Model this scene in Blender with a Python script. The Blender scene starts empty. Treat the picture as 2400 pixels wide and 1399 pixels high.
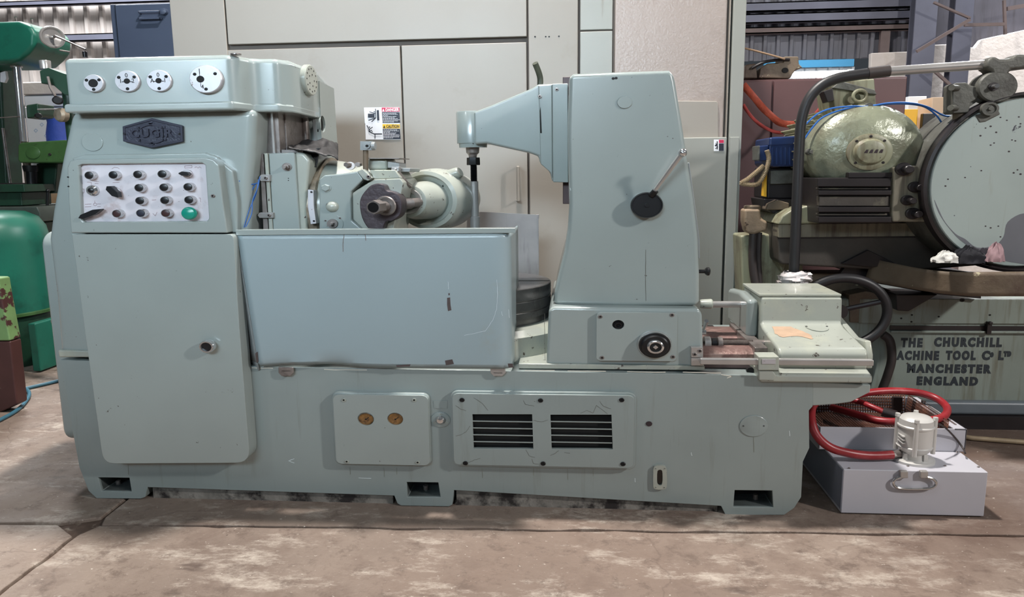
import bpy, bmesh, math, random
from mathutils import Vector, Matrix, noise
from mathutils.geometry import tessellate_polygon
random.seed(7)
R = math.radians
SC = bpy.context.scene
COL = SC.collection

# ------------------------------------------------------------------ camera
FPX, FW, FH = 1750.0, 2400, 1399
CAM = Vector((0, -2.9, 1.355))
YAW, PITCH, ROLL = R(4.75), R(9.5), R(0.7)
_f = Vector((-math.sin(YAW)*math.cos(PITCH), math.cos(YAW)*math.cos(PITCH), -math.sin(PITCH)))
_r0 = Vector((math.cos(YAW), math.sin(YAW), 0)); _u0 = _r0.cross(_f)
_r = math.cos(ROLL)*_r0 - math.sin(ROLL)*_u0
_u = math.cos(ROLL)*_u0 + math.sin(ROLL)*_r0
cd = bpy.data.cameras.new('camera'); cam = bpy.data.objects.new('camera', cd); COL.objects.link(cam)
cd.sensor_width = 36; cd.lens = 36*FPX/FW; cd.clip_start = .05; cd.clip_end = 200
cam.matrix_world = Matrix(((_r.x, _u.x, -_f.x, CAM.x), (_r.y, _u.y, -_f.y, CAM.y), (_r.z, _u.z, -_f.z, CAM.z), (0, 0, 0, 1)))
SC.camera = cam

# ------------------------------------------------------------------ world, lamps, exposure
w = bpy.data.worlds.new('hall_daylight'); SC.world = w; w.use_nodes = True
bg = w.node_tree.nodes['Background']; bg.inputs[0].default_value = (.76, .88, 1.0, 1); bg.inputs[1].default_value = .045
SC.view_settings.view_transform = 'Standard'; SC.view_settings.look = 'None'
SC.view_settings.gamma = 1; SC.view_settings.use_curve_mapping = False
SC.view_settings.exposure = 0.18

def lamp(name, loc, target, size, power, col, sy=None, spread=180):
    ld = bpy.data.lights.new(name, 'AREA'); ld.energy = power; ld.color = col; ld.size = size
    ld.shape = 'RECTANGLE' if sy else 'DISK'
    if sy: ld.size_y = sy
    ld.spread = R(spread)
    o = bpy.data.objects.new(name, ld); COL.objects.link(o); o.location = loc
    o.rotation_euler = (Vector(target)-Vector(loc)).to_track_quat('-Z', 'Y').to_euler()
    return o
lamp('high_bay_lamp', (-.45, .55, 6.2), (-.3, .3, 0), .45, 480, (1, .95, .90))           # above the machine
lamp('yard_door_light', (5.6, -3.4, 4.1), (0, 0, .9), .40, 235, (1, .97, .95))            # low, from the right front
lamp('aisle_lamp', (-4.2, -3.8, 5.0), (0, .8, .9), .4, 25, (.92, .97, 1))                 # front left
lamp('roof_light', (-.6, -3.4, 6.5), (-.6, .4, .8), 4.5, 30, (.84, .92, 1), sy=.9)        # translucent roof sheets over the aisle
lamp('cool_front_fill', (-2.0, -5.6, 3.25), (-1.7, 0, 2.2), 4, 37, (.70, .87, 1), sy=1.0, spread=48)   # added cool fill, brightens the upper machine fronts; source unseen
lamp('far_bay_lamp', (5.2, 5.4, 6.5), (5.0, 6.5, 1), 1.5, 620, (.95, .97, 1))
lamp('far_bay_lamp', (-5.4, 4.6, 6.0), (-5.2, 6.5, 1.5), 1.5, 620, (.97, .98, 1))

# ------------------------------------------------------------------ helpers
def ray(px, py): return (px-FW/2)/FPX*_r - (py-FH/2)/FPX*_u + _f
def P(px, py, y):
    d = ray(px, py); return CAM + d*((y-CAM.y)/d.y)
def PZ(px, py, z):
    d = ray(px, py); return CAM + d*((z-CAM.z)/d.z)
def PX(px, py, x):
    d = ray(px, py); return CAM + d*((x-CAM.x)/d.x)
def PP(pts, y): return [(lambda q: (q.x, q.z))(P(a, b, y)) for a, b in pts]
def X_(px, py, y): return P(px, py, y).x
def Z_(px, py, y): return P(px, py, y).z
def S_(n, y): return n/FPX*(y-CAM.y)*1.0           # pixels to metres at a depth
SQ = .80

def lin(c): return tuple(((v/255)/12.92 if v/255 <= .04045 else ((v/255+.055)/1.055)**2.4) for v in c)+(1,)

MATS = {}
def mat(name, col, rough=.5, metal=0., var=.08, vs=5., bump=0., bs=60., chips=None, streak=None, col2=None, cs2=2.5, coat=0., spec=.5):
    """procedural surface: base colour with soft variation, second tone, chips and run marks"""
    m = bpy.data.materials.new(name); m.use_nodes = True
    nt = m.node_tree; N = nt.nodes; L = nt.links; b = N['Principled BSDF']
    tc = N.new('ShaderNodeTexCoord')
    def noi(scale, detail=4, rough_=.55, vec=None):
        n = N.new('ShaderNodeTexNoise'); n.inputs['Scale'].default_value = scale
        n.inputs['Detail'].default_value = detail; n.inputs['Roughness'].default_value = rough_
        L.new(vec or tc.outputs['Object'], n.inputs['Vector']); return n.outputs['Fac']
    def ramp(f, a, b_):
        r = N.new('ShaderNodeMapRange'); r.inputs['From Min'].default_value = a; r.inputs['From Max'].default_value = b_
        L.new(f, r.inputs['Value']); return r.outputs['Result']
    def mix(f, A, B, mode='MIX'):
        x = N.new('ShaderNodeMix'); x.data_type = 'RGBA'; x.blend_type = mode
        if isinstance(f, float): x.inputs['Factor'].default_value = f
        else: L.new(f, x.inputs['Factor'])
        for s, v in (('A', A), ('B', B)):
            i = [q for q in x.inputs if q.name == s and q.type == 'RGBA'][0]
            if isinstance(v, tuple): i.default_value = v
            else: L.new(v, i)
        return [q for q in x.outputs if q.type == 'RGBA'][0]
    c = lin(col)
    lo = tuple(v*(1-var) for v in c[:3])+(1,); hi = tuple(min(1, v*(1+var)) for v in c[:3])+(1,)
    out = mix(ramp(noi(vs), .3, .7), lo, hi)
    if col2: out = mix(ramp(noi(cs2, 6, .65), col2[1], col2[2]), out, lin(col2[0]))
    rin = rough
    if streak:
        mp = N.new('ShaderNodeMapping'); mp.inputs['Scale'].default_value = (14, 14, 1.1); L.new(tc.outputs['Object'], mp.inputs['Vector'])
        f = ramp(noi(2.2, 5, .6, mp.outputs['Vector']), streak[1], streak[2]); out = mix(f, out, lin(streak[0]))
    if chips:
        f = ramp(noi(chips[2], 7, .7), chips[1], chips[1]+.015); out = mix(f, out, lin(chips[0]))
    L.new(out, b.inputs['Base Color'])
    rr = N.new('ShaderNodeMapRange'); dv = .06 if rough > .4 else 0; rr.inputs['To Min'].default_value = rough-dv; rr.inputs['To Max'].default_value = min(1, rough+dv)
    L.new(noi(vs*1.7), rr.inputs['Value']); L.new(rr.outputs['Result'], b.inputs['Roughness'])
    b.inputs['Metallic'].default_value = metal; b.inputs['Specular IOR Level'].default_value = spec
    if coat: b.inputs['Coat Weight'].default_value = coat; b.inputs['Coat Roughness'].default_value = .12
    if bump:
        bp = N.new('ShaderNodeBump'); bp.inputs['Strength'].default_value = bump; bp.inputs['Distance'].default_value = .01
        L.new(noi(bs, 5), bp.inputs['Height']); L.new(bp.outputs['Normal'], b.inputs['Normal'])
    MATS[name] = m; return m

paint = mat('sage_enamel', (148, 157, 154), .27, var=.07, vs=1.4, bump=.08, bs=9, chips=((70, 62, 55), .685, 30), coat=.55)
paint_worn = mat('worn_sage_enamel', (158, 162, 153), .36, var=.07, vs=3, bump=.10, bs=14, chips=((66, 56, 48), .63, 30), col2=((176, 178, 160), .5, .75), cs2=5, coat=.4)
paint_bed = mat('bed_enamel', (139, 149, 147), .34, var=.06, vs=2.5, bump=.06, bs=10, chips=((72, 62, 54), .72, 24), streak=((116, 122, 112), .58, .92), coat=.4)
paint_dark = mat('grey_steel_sheet', (138, 142, 142), .38, var=.08, vs=4, chips=((84, 74, 66), .68, 22))
steel = mat('bright_steel', (178, 175, 172), .25, .55, var=.10, vs=9)
steel_d = mat('worn_steel', (132, 124, 120), .36, .5, var=.22, vs=14, col2=((70, 60, 56), .52, .72), cs2=9)
chrome = mat('chrome', (205, 205, 205), .12, .85, var=.05)
alu = mat('satin_aluminium', (196, 194, 198), .38, .45, var=.08, vs=12, chips=((96, 70, 52), .66, 46), col2=((150, 132, 120), .58, .74), cs2=16)
panel_white = mat('panel_white', (200, 195, 200), .42, 0, var=.06, vs=9, col2=((158, 134, 132), .55, .78), cs2=11, chips=((74, 58, 54), .67, 60))
black = mat('black_plastic', (22, 22, 24), .32, var=.2)
blackm = mat('black_oxide', (30, 30, 32), .38, .5, var=.25, vs=12)
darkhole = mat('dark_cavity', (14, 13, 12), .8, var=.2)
navy = mat('navy_cast_plate', (44, 46, 60), .42, .2, var=.14, bump=.25, bs=120)
navy2 = mat('navy_raised_letters', (50, 51, 64), .36, .3, var=.12)
greenb = mat('green_button_plastic', (22, 138, 118), .25, var=.06)
brownb = mat('brown_button_plastic', (56, 36, 36), .35, var=.15)
brass = mat('dull_brass_ring', (160, 146, 128), .35, .4, var=.2, vs=16, col2=((96, 78, 58), .5, .72), cs2=12)
flange = mat('oiled_cast_flange', (62, 52, 56), .42, .35, var=.2, vs=18, bump=.2, bs=50)
leather = mat('black_leather', (34, 32, 33), .55, var=.25, vs=12, bump=.35, bs=34)
amber = mat('amber_sight_glass', (128, 90, 46), .25, var=.35, vs=70, col2=((60, 34, 14), .5, .7), cs2=60, coat=.6)
hole_green = mat('oily_green_casting', (66, 76, 62), .5, var=.25, vs=12, col2=((26, 26, 24), .5, .7), cs2=8)
rustway = mat('rusty_slideway', (126, 98, 92), .4, .3, var=.2, vs=26, col2=((166, 140, 130), .5, .66), cs2=18, bump=.2, bs=90)
primer = mat('primer_patch', (176, 148, 124), .6, var=.1, vs=20)
ink = mat('black_ink', (26, 26, 30), .7, var=.1)
white_cab = mat('off_white_sheet', (150, 143, 134), .42, var=.03, vs=1.6, bump=.04, bs=22, chips=((112, 100, 86), .735, 18), col2=((134, 124, 112), .58, .82), cs2=1.4)
white_cab2 = mat('pale_grey_sheet', (150, 151, 144), .36, var=.04, vs=2, bump=.06, bs=26, streak=((122, 116, 102), .62, .9))
gap = mat('panel_gap', (92, 84, 78), .7, var=.1)
blue_cab = mat('slate_blue_sheet', (66, 76, 96), .38, var=.06, vs=3)
red_cab = mat('maroon_cabinet', (86, 58, 58), .45, var=.10, vs=3)
clad = mat('sheet_cladding', (164, 158, 154), .45, .1, var=.10, vs=1.5, streak=((120, 108, 100), .55, .85))
clad_d = mat('dark_sheet_cladding', (104, 104, 112), .5, .1, var=.18, vs=1.2, streak=((60, 56, 58), .52, .8))
beam = mat('bluish_steel_beam', (90, 92, 106), .5, .1, var=.14, vs=3)
beam2 = mat('dusty_brown_beam', (112, 98, 96), .6, var=.2, vs=4)
plaster = mat('white_rendered_wall', (214, 206, 200), .8, var=.05, vs=4, bump=.5, bs=16, col2=((206, 196, 186), .56, .8), cs2=4)
trans = mat('pale_sheet', (222, 230, 236), .4, var=.04)
skyblue = mat('sky_blue_strip', (70, 160, 212), .5, var=.05)
green = mat('green_machine_paint', (24, 98, 80), .38, var=.14, vs=4, col2=((16, 62, 50), .52, .75), cs2=3, chips=((70, 42, 32), .69, 14))
green2 = mat('yellow_green_paint', (60, 92, 50), .32, var=.16, vs=8, chips=((50, 34, 26), .66, 20), col2=((36, 66, 42), .52, .74), cs2=7, coat=.2)
green3 = mat('oily_dark_green', (30, 62, 46), .42, var=.25, vs=5, col2=((14, 22, 20), .5, .72), cs2=5)
brown = mat('brown_oxide_paint', (74, 44, 42), .5, var=.2, vs=5, chips=((160, 140, 130), .73, 18))
green_chip = mat('flaking_green_paint', (116, 150, 96), .5, var=.15, vs=8, col2=((74, 44, 42), .5, .53), cs2=9)
gpaint = mat('grinder_paint', (140, 140, 116), .42, var=.14, vs=4, streak=((92, 76, 54), .48, .75), chips=((48, 40, 34), .66, 20), col2=((78, 68, 54), .52, .7), cs2=6)
gpaint2 = mat('grinder_base_paint', (132, 142, 134), .42, var=.10, vs=3, streak=((98, 92, 74), .50, .78), chips=((46, 38, 32), .68, 16))
gmotor = mat('hammered_green_motor', (132, 136, 116), .30, .15, var=.16, vs=6, bump=1.0, bs=13, chips=((64, 52, 42), .70, 22), col2=((92, 84, 66), .52, .74), cs2=4, coat=.2)
gdisc = mat('flaking_wheel_guard', (164, 176, 172), .45, var=.06, vs=2, chips=((58, 58, 68), .66, 12), streak=((140, 138, 124), .62, .9))
gdisc_bare = mat('bare_patch', (106, 108, 114), .5, var=.08, vs=7)
oilwood = mat('oil_stained_slide', (66, 60, 54), .5, var=.28, vs=5, bump=.2, bs=30, col2=((128, 122, 102), .56, .72), cs2=3.5)
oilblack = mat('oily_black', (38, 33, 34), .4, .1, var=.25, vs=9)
gcast = mat('grimy_grey_casting', (86, 86, 80), .55, .1, var=.22, vs=9, bump=.3, bs=40, col2=((50, 46, 42), .5, .74), cs2=8)
rusty = mat('rusty_sheet', (106, 92, 76), .6, .1, var=.25, vs=7, col2=((70, 52, 44), .5, .7), cs2=4, chips=((164, 156, 128), .64, 16), bump=.2, bs=40)
rubber = mat('black_rubber', (30, 29, 31), .45, var=.2)
rubber_b = mat('perished_hose', (52, 44, 42), .55, var=.25, vs=10)
redhose = mat('red_rubber_hose', (138, 34, 40), .38, var=.18, vs=9, col2=((176, 84, 84), .58, .8), cs2=5)
tankw = mat('white_tank_enamel', (184, 183, 190), .42, var=.03, vs=4, chips=((90, 84, 78), .745, 22))
tankshade = mat('tank_side_shade', (120, 124, 136), .5, var=.08)
pumpw = mat('silver_pump_paint', (200, 198, 194), .36, .15, var=.06, vs=12, chips=((92, 84, 72), .71, 40), coat=.2)
mesh_r = mat('rusty_perforated_sheet', (104, 66, 50), .55, .3, var=.3, vs=10, col2=((58, 34, 30), .46, .66), cs2=7)
bluemot = mat('blue_motor_paint', (22, 42, 84), .35, var=.12, vs=8)
conduit = mat('beige_conduit', (156, 138, 112), .5, .1, var=.15, vs=20)
orange = mat('orange_webbing', (156, 62, 36), .75, var=.18, vs=40, bump=.4, bs=160)
bluewire = mat('blue_wire', (40, 96, 168), .4, var=.1)
bluehose = mat('teal_blue_hose', (62, 110, 130), .45, var=.12)
card = mat('cardboard', (196, 172, 148), .8, var=.06, vs=6)
yellow = mat('yellow_bin_plastic', (226, 172, 40), .45, var=.05)
paperw = mat('white_wrapped_board', (226, 232, 240), .55, var=.03)
printb = mat('pale_blue_print', (168, 190, 216), .6, var=.05)
rag_w = mat('white_rag', (206, 204, 198), .9, var=.12, vs=20, col2=((90, 120, 80), .62, .66), cs2=14)
rag_b = mat('black_rag', (26, 26, 32), .9, var=.3, vs=16)
rag_p = mat('dusty_pink_rag', (156, 128, 132), .9, var=.2, vs=16)
plastic_w = mat('clear_wrap', (196, 190, 190), .2, var=.2, vs=30, coat=.6)
red_sign = mat('red_sign', (190, 28, 72), .5, var=.02)
yel_sign = mat('yellow_sign', (238, 190, 40), .5, var=.02)
ink_sign = mat('navy_sign', (24, 28, 44), .5, var=.05)
white_sign = mat('white_sign', (236, 236, 240), .5, var=.02)
wood = mat('weathered_board', (150, 122, 96), .7, var=.15, vs=6)

class MB:
    """collects shapes in world coordinates; build() links them as one mesh object"""
    def __init__(s): s.v = []; s.f = []; s.m = []; s.cur = 0
    def add(s, vs, fs):
        o = len(s.v); s.v += [tuple(v) for v in vs]; s.f += [tuple(i+o for i in f) for f in fs]; s.m += [s.cur]*len(fs); return s
    def mi(s, i): s.cur = i; return s
    def box(s, x0, x1, y0, y1, z0, z1):
        return s.add([(x, y, z) for z in (z0, z1) for y in (y0, y1) for x in (x0, x1)],
                     [(0, 2, 3, 1), (4, 5, 7, 6), (0, 1, 5, 4), (2, 6, 7, 3), (0, 4, 6, 2), (1, 3, 7, 5)])
    def plate(s, poly, y0, y1, holes=(), frame=None):
        """polygon in (x, z) with holes, from y0 to y1; frame = function(a, b, c) -> point"""
        fr = frame or (lambda a, b, c: (a, c, b))
        loops = [list(poly)]+[list(h) for h in holes]
        flat = [p for l in loops for p in l]; n = len(flat)
        vs = [fr(a, b, y0) for a, b in flat]+[fr(a, b, y1) for a, b in flat]
        fs = []
        if holes:
            for t in tessellate_polygon([[Vector((a, b, 0)) for a, b in l] for l in loops]):
                fs += [tuple(t), tuple(i+n for i in reversed(t))]
        else: fs += [tuple(range(n)), tuple(range(2*n-1, n-1, -1))]
        k = 0
        for l in loops:
            q = len(l)
            fs += [(k+i, k+(i+1) % q, n+k+(i+1) % q, n+k+i) for i in range(q)]; k += q
        return s.add(vs, fs)
    def lathe(s, o, axis, prof, seg=28, sq=SQ, a0=0, a1=2*math.pi):
        o = Vector(o); ax = Vector(axis).normalized()
        if abs(ax.z) > .9: u = Vector((1, 0, 0)); sq = 1
        else: u = Vector((0, 0, 1))
        u = (u-ax*u.dot(ax)).normalized(); v = ax.cross(u)
        full = abs(a1-a0-2*math.pi) < 1e-6; n = seg if full else seg+1
        vs = []; fs = []
        for t, r in prof:
            for i in range(n):
                a = a0+(a1-a0)*i/seg; d = ax*t+(u*math.cos(a)+v*math.sin(a))*r
                vs.append((o.x+d.x, o.y+d.y, o.z+d.z*sq))
        for j in range(len(prof)-1):
            for i in range(seg):
                i2 = (i+1) % n
                fs.append((j*n+i, j*n+i2, (j+1)*n+i2, (j+1)*n+i))
        if full:
            fs.append(tuple(range(n))); fs.append(tuple(range(len(prof)*n-1, (len(prof)-1)*n-1, -1)))
        return s.add(vs, fs)
    def disc(s, c, r, th, axis=(0, -1, 0), seg=24, bev=.0, sq=SQ):
        """round plate whose back is at c"""
        if bev: return s.lathe(c, axis, [(0, r), (th-bev, r), (th, r-bev)], seg, sq)
        return s.lathe(c, axis, [(0, r), (th, r)], seg, sq)
    def cyl(s, p0, p1, r0, r1=None, seg=16, sq=1):
        p0 = Vector(p0); p1 = Vector(p1); d = p1-p0
        return s.lathe(p0, d, [(0, r0), (d.length, r0 if r1 is None else r1)], seg, sq)
    def ball(s, c, r, seg=16, sq=1):
        return s.lathe(c, (0, -1, 0), [(-r*math.cos(math.pi*i/10), max(1e-4, r*math.sin(math.pi*i/10))) for i in range(11)], seg, sq)
    def tube(s, pts, r, seg=10, smooth=0, closed=False, rf=None):
        pts = [Vector(p) for p in pts]
        if smooth:
            q = []; n = len(pts)
            for i in range(n if closed else n-1):
                g = (lambda k: pts[k % n]) if closed else (lambda k: pts[min(max(k, 0), n-1)])
                a, b, c, d = g(i-1), g(i), g(i+1), g(i+2)
                for j in range(smooth):
                    t = j/smooth
                    q.append(.5*((2*b)+(c-a)*t+(2*a-5*b+4*c-d)*t*t+(3*b-a-3*c+d)*t**3))
            if not closed: q.append(pts[-1])
            pts = q
        n = len(pts); vs = []; fs = []; u = None
        for i, p in enumerate(pts):
            d = (pts[(i+1) % n]-pts[i-1]) if closed else (pts[min(i+1, n-1)]-pts[max(i-1, 0)])
            d.normalize()
            if u is None: u = Vector((0, 0, 1)) if abs(d.z) < .9 else Vector((1, 0, 0))
            u = (u-d*u.dot(d)).normalized(); v = d.cross(u)
            rr = rf(i/(n-1)) if rf else r
            for k in range(seg):
                a = 2*math.pi*k/seg; vs.append(p+(u*math.cos(a)+v*math.sin(a))*rr)
        m = n if closed else n-1
        for i in range(m):
            for k in range(seg):
                a = i*seg+k; b = i*seg+(k+1) % seg; c = ((i+1) % n)*seg
                fs.append((a, b, c+(k+1) % seg, c+k))
        if not closed: fs += [tuple(range(seg)), tuple(range((n-1)*seg, n*seg))]
        return s.add(vs, fs)
    def grid(s, fn, nu, nv):
        vs = [fn(i/nu, j/nv) for j in range(nv+1) for i in range(nu+1)]
        return s.add(vs, [(j*(nu+1)+i, j*(nu+1)+i+1, (j+1)*(nu+1)+i+1, (j+1)*(nu+1)+i) for j in range(nv) for i in range(nu)])
    def text(s, body, o, size, u=(1, 0, 0), v=(0, 0, 1), depth=.001, wx=1., align='CENTER', bold=0., spacing=1.):
        cu = bpy.data.curves.new('lettering', 'FONT'); cu.body = body; cu.size = size; cu.align_x = align; cu.align_y = 'CENTER'
        cu.extrude = depth/2; cu.offset = bold; cu.space_character = spacing; cu.resolution_u = 3
        ob = bpy.data.objects.new('lettering', cu); COL.objects.link(ob)
        me = bpy.data.meshes.new_from_object(ob.evaluated_get(bpy.context.evaluated_depsgraph_get()))
        o = Vector(o); u = Vector(u).normalized(); v = Vector(v).normalized(); n = u.cross(v)
        s.add([o+u*(p.co.x*wx)+v*p.co.y+n*(p.co.z+depth/2) for p in me.vertices], [tuple(f.vertices) for f in me.polygons])
        bpy.data.objects.remove(ob); bpy.data.curves.remove(cu); bpy.data.meshes.remove(me); return s
    def build(s, name, mats, parent=None, bevel=0., seg=2, angle=32, solid=0., smooth=True, recalc=True):
        me = bpy.data.meshes.new(name)
        org = Vector((0, 0, 0))
        if parent is None and s.v:
            xs = [v[0] for v in s.v]; ys = [v[1] for v in s.v]; zs = [v[2] for v in s.v]
            org = Vector(((min(xs)+max(xs))/2, (min(ys)+max(ys))/2, min(zs)))
            s.v = [(v[0]-org.x, v[1]-org.y, v[2]-org.z) for v in s.v]
        me.from_pydata(s.v, [], s.f)
        for m in (mats if isinstance(mats, (list, tuple)) else [mats]): me.materials.append(m)
        me.polygons.foreach_set('material_index', s.m)
        if recalc:
            bm = bmesh.new(); bm.from_mesh(me); bmesh.ops.recalc_face_normals(bm, faces=bm.faces); bm.to_mesh(me); bm.free()
        if smooth:
            me.polygons.foreach_set('use_smooth', [True]*len(me.polygons))
            if not bevel: me.set_sharp_from_angle(angle=R(angle))
        o = bpy.data.objects.new(name, me); COL.objects.link(o); o.location = org
        if parent is not None:
            o.parent = parent; o.matrix_parent_inverse = WORLD[parent.name].inverted()
        WORLD[o.name] = Matrix.Translation(org)
        if solid:
            sm = o.modifiers.new('thickness', 'SOLIDIFY'); sm.thickness = solid; sm.offset = 0
        if bevel:
            b = o.modifiers.new('edge', 'BEVEL'); b.width = bevel; b.segments = seg; b.limit_method = 'ANGLE'; b.angle_limit = R(angle); b.harden_normals = True
        return o
WORLD = {}

def tag(o, label, cat=None, group=None, kind=None):
    if label: o['label'] = label
    if cat: o['category'] = cat
    if group: o['group'] = group
    if kind: o['kind'] = kind
    return o
def thing(name, label, cat, loc, group=None):
    o = bpy.data.objects.new(name, None); COL.objects.link(o); o.location = loc; o.empty_display_size = .1
    WORLD[o.name] = Matrix.Translation(Vector(loc))
    return tag(o, label, cat, group)
def struct(o): o['kind'] = 'structure'; return o
def put(src, loc, parent, rot=None, scale=None):
    """a copy of a small part (shared mesh) placed at a world point under a parent"""
    o = src.copy(); COL.objects.link(o); place(o, loc, parent, rot, scale); return o
def place(o, loc, parent, rot=None, scale=None):
    o.parent = parent; o.matrix_parent_inverse = WORLD[parent.name].inverted()
    o.location = loc
    if rot: o.rotation_euler = rot
    if scale: o.scale = scale
    WORLD[o.name] = Matrix.Translation(Vector(loc))
def proto(mb, name, mats, bevel=0., seg=2):
    """mesh object modelled about the world origin, not linked until it is placed"""
    o = mb.build(name, mats, None, bevel, seg); 
    org = o.location.copy()
    for v in o.data.vertices: v.co += org
    o.location = (0, 0, 0); COL.objects.unlink(o); return o
USED = set()
def inst(src, loc, parent, rot=None, scale=None):
    if src.name not in USED:
        USED.add(src.name); COL.objects.link(src); place(src, loc, parent, rot, scale); return src
    return put(src, loc, parent, rot, scale)
def rrect(x0, x1, z0, z1, r, n=5, rz=None):
    rz = rz or r*SQ; o = []
    for cx, cz, a in ((x1-r, z1-rz, 0), (x0+r, z1-rz, 90), (x0+r, z0+rz, 180), (x1-r, z0+rz, 270)):
        for i in range(n+1):
            t = R(a+90*i/n); o.append((cx+r*math.cos(t), cz+rz*math.sin(t)))
    return o
def prect(a, b, c, d, y, r=None, n=5):
    """rounded rectangle from pixel corners (left, top, right, bottom) on the plane y"""
    p = P(a, b, y); q = P(c, d, y); p2 = P(a, d, y); q2 = P(c, b, y)
    return rrect((p.x+p2.x)/2, (q.x+q2.x)/2, (q.z+p2.z)/2, (p.z+q2.z)/2, r or .01, n)
def circ(px, py, y, rpx, n=24, sq=SQ):
    c = P(px, py, y); r = S_(rpx, y); return [(c.x+r*math.cos(2*math.pi*i/n), c.z+r*sq*math.sin(2*math.pi*i/n)) for i in range(n)]
def smoothpoly(pts, n=4, keep=()):
    """closed Catmull-Rom outline"""
    o = []; k = len(pts)
    for i in range(k):
        a, b, c, d = [Vector(pts[(i+j) % k]) for j in (-1, 0, 1, 2)]
        for j in range(n):
            t = j/n; o.append(tuple(.5*((2*b)+(c-a)*t+(2*a-5*b+4*c-d)*t*t+(3*b-a-3*c+d)*t**3)))
    return o

def roundpoly(pts, r, n=5):
    """outline with rounded corners; r a number or one per corner"""
    o = []; k = len(pts)
    for i in range(k):
        a, b, c = Vector(pts[i-1]), Vector(pts[i]), Vector(pts[(i+1) % k]); ri = r[i] if isinstance(r, (list, tuple)) else r
        if not ri: o.append(tuple(b)); continue
        u = (a-b); v = (c-b); ri = min(ri, u.length*.48, v.length*.48); p = b+u.normalized()*ri; q = b+v.normalized()*ri
        for j in range(n+1):
            t = j/n; o.append(tuple(p*(1-t)**2+b*2*t*(1-t)+q*t*t))
    return o

# ================================================================== the hall
def concrete(name, tint=1.0):
    m = bpy.data.materials.new(name); m.use_nodes = True; nt = m.node_tree; N = nt.nodes; L = nt.links; b = N['Principled BSDF']
    ge = N.new('ShaderNodeNewGeometry')
    def noi(sc, det, ro, scl=None):
        n = N.new('ShaderNodeTexNoise'); n.inputs['Scale'].default_value = sc; n.inputs['Detail'].default_value = det; n.inputs['Roughness'].default_value = ro
        if scl:
            mp = N.new('ShaderNodeMapping'); mp.inputs['Scale'].default_value = scl; L.new(ge.outputs['Position'], mp.inputs['Vector']); L.new(mp.outputs['Vector'], n.inputs['Vector'])
        else: L.new(ge.outputs['Position'], n.inputs['Vector'])
        return n.outputs['Fac']
    def mr(f, a, c, lo=0., hi=1.):
        r = N.new('ShaderNodeMapRange'); r.inputs['From Min'].default_value = a; r.inputs['From Max'].default_value = c
        r.inputs['To Min'].default_value = lo; r.inputs['To Max'].default_value = hi; L.new(f, r.inputs['Value']); return r.outputs['Result']
    def mix(f, A, B):
        x = N.new('ShaderNodeMix'); x.data_type = 'RGBA'; L.new(f, x.inputs['Factor'])
        for s, v in (('A', A), ('B', B)):
            i = [q for q in x.inputs if q.name == s and q.type == 'RGBA'][0]
            if isinstance(v, tuple): i.default_value = v
            else: L.new(v, i)
        return [q for q in x.outputs if q.type == 'RGBA'][0]
    T = lambda c: tuple(v*tint for v in lin(c)[:3])+(1,)
    c = mix(mr(noi(1.1, 6, .62), .35, .66), T((122, 106, 95)), T((156, 140, 127)))
    c = mix(mr(noi(.55, 4, .6), .50, .60, 0, .6), c, T((118, 98, 86)))             # large worn-dark areas
    c = mix(mr(noi(3.4, 9, .72), .50, .72), c, T((112, 94, 83)))             # reddish brown dirt
    c = mix(mr(noi(2.3, 10, .78, (1, 2.2, 1)), .52, .66), c, T((190, 178, 165)))
    c = mix(mr(noi(9, 10, .8), .52, .62, 0, .75), c, T((104, 88, 78)))     # scuffed pale areas
    c = mix(mr(noi(2.0, 5, .6, (1, 2.2, 1)), .63, .69, 0, .75), c, T((84, 68, 60)))        # oil patches
    vd = N.new('ShaderNodeVectorMath'); vd.operation = 'DISTANCE'; vd.inputs[1].default_value = (1.9, .55, 0); L.new(ge.outputs['Position'], vd.inputs[0])
    ma = N.new('ShaderNodeMath'); ma.operation = 'MULTIPLY_ADD'; ma.inputs[1].default_value = 1.6; L.new(noi(1.6, 8, .7), ma.inputs[0]); L.new(vd.outputs['Value'], ma.inputs[2])
    c = mix(mr(ma.outputs[0], 1.5, 2.1, .72, 0), c, T((88, 68, 58)))             # oil soaked round the coolant tank
    c = mix(mr(noi(34, 8, .75, (1, 1.6, 1)), .63, .66), c, T((216, 206, 194)))            # white flecks
    c = mix(mr(noi(30, 6, .7), .68, .70), c, T((70, 54, 47)))                # dark flecks
    vo = N.new('ShaderNodeTexVoronoi'); vo.feature = 'DISTANCE_TO_EDGE'; vo.inputs['Scale'].default_value = .45
    ds = N.new('ShaderNodeTexNoise'); ds.inputs['Scale'].default_value = 3; ds.inputs['Detail'].default_value = 6; L.new(ge.outputs['Position'], ds.inputs['Vector'])
    ad = N.new('ShaderNodeVectorMath'); ad.operation = 'MULTIPLY_ADD'; ad.inputs[1].default_value = (.5, .5, .5)
    L.new(ds.outputs['Color'], ad.inputs[0]); L.new(ge.outputs['Position'], ad.inputs[2]); L.new(ad.outputs[0], vo.inputs['Vector'])
    c = mix(mr(vo.outputs['Distance'], .0, .004, .3, 0), c, T((78, 62, 54)))
    L.new(c, b.inputs['Base Color'])
    L.new(mr(noi(5, 5, .6), .3, .7, .5, .82), b.inputs['Roughness'])
    bp = N.new('ShaderNodeBump'); bp.inputs['Strength'].default_value = .6; bp.inputs['Distance'].default_value = .008
    L.new(noi(26, 9, .7), bp.inputs['Height']); L.new(bp.outputs['Normal'], b.inputs['Normal']); return m
conc = [concrete('stained_concrete', t) for t in (1.0, .97, 1.03, .94)]
joint = mat('dirty_joint', (92, 74, 63), .9, var=.3, vs=20, col2=((150, 136, 122), .58, .7), cs2=22)
fl = struct(MB().box(-13, 13, -6, 9, -.12, -.014).build('floor', joint))
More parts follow.
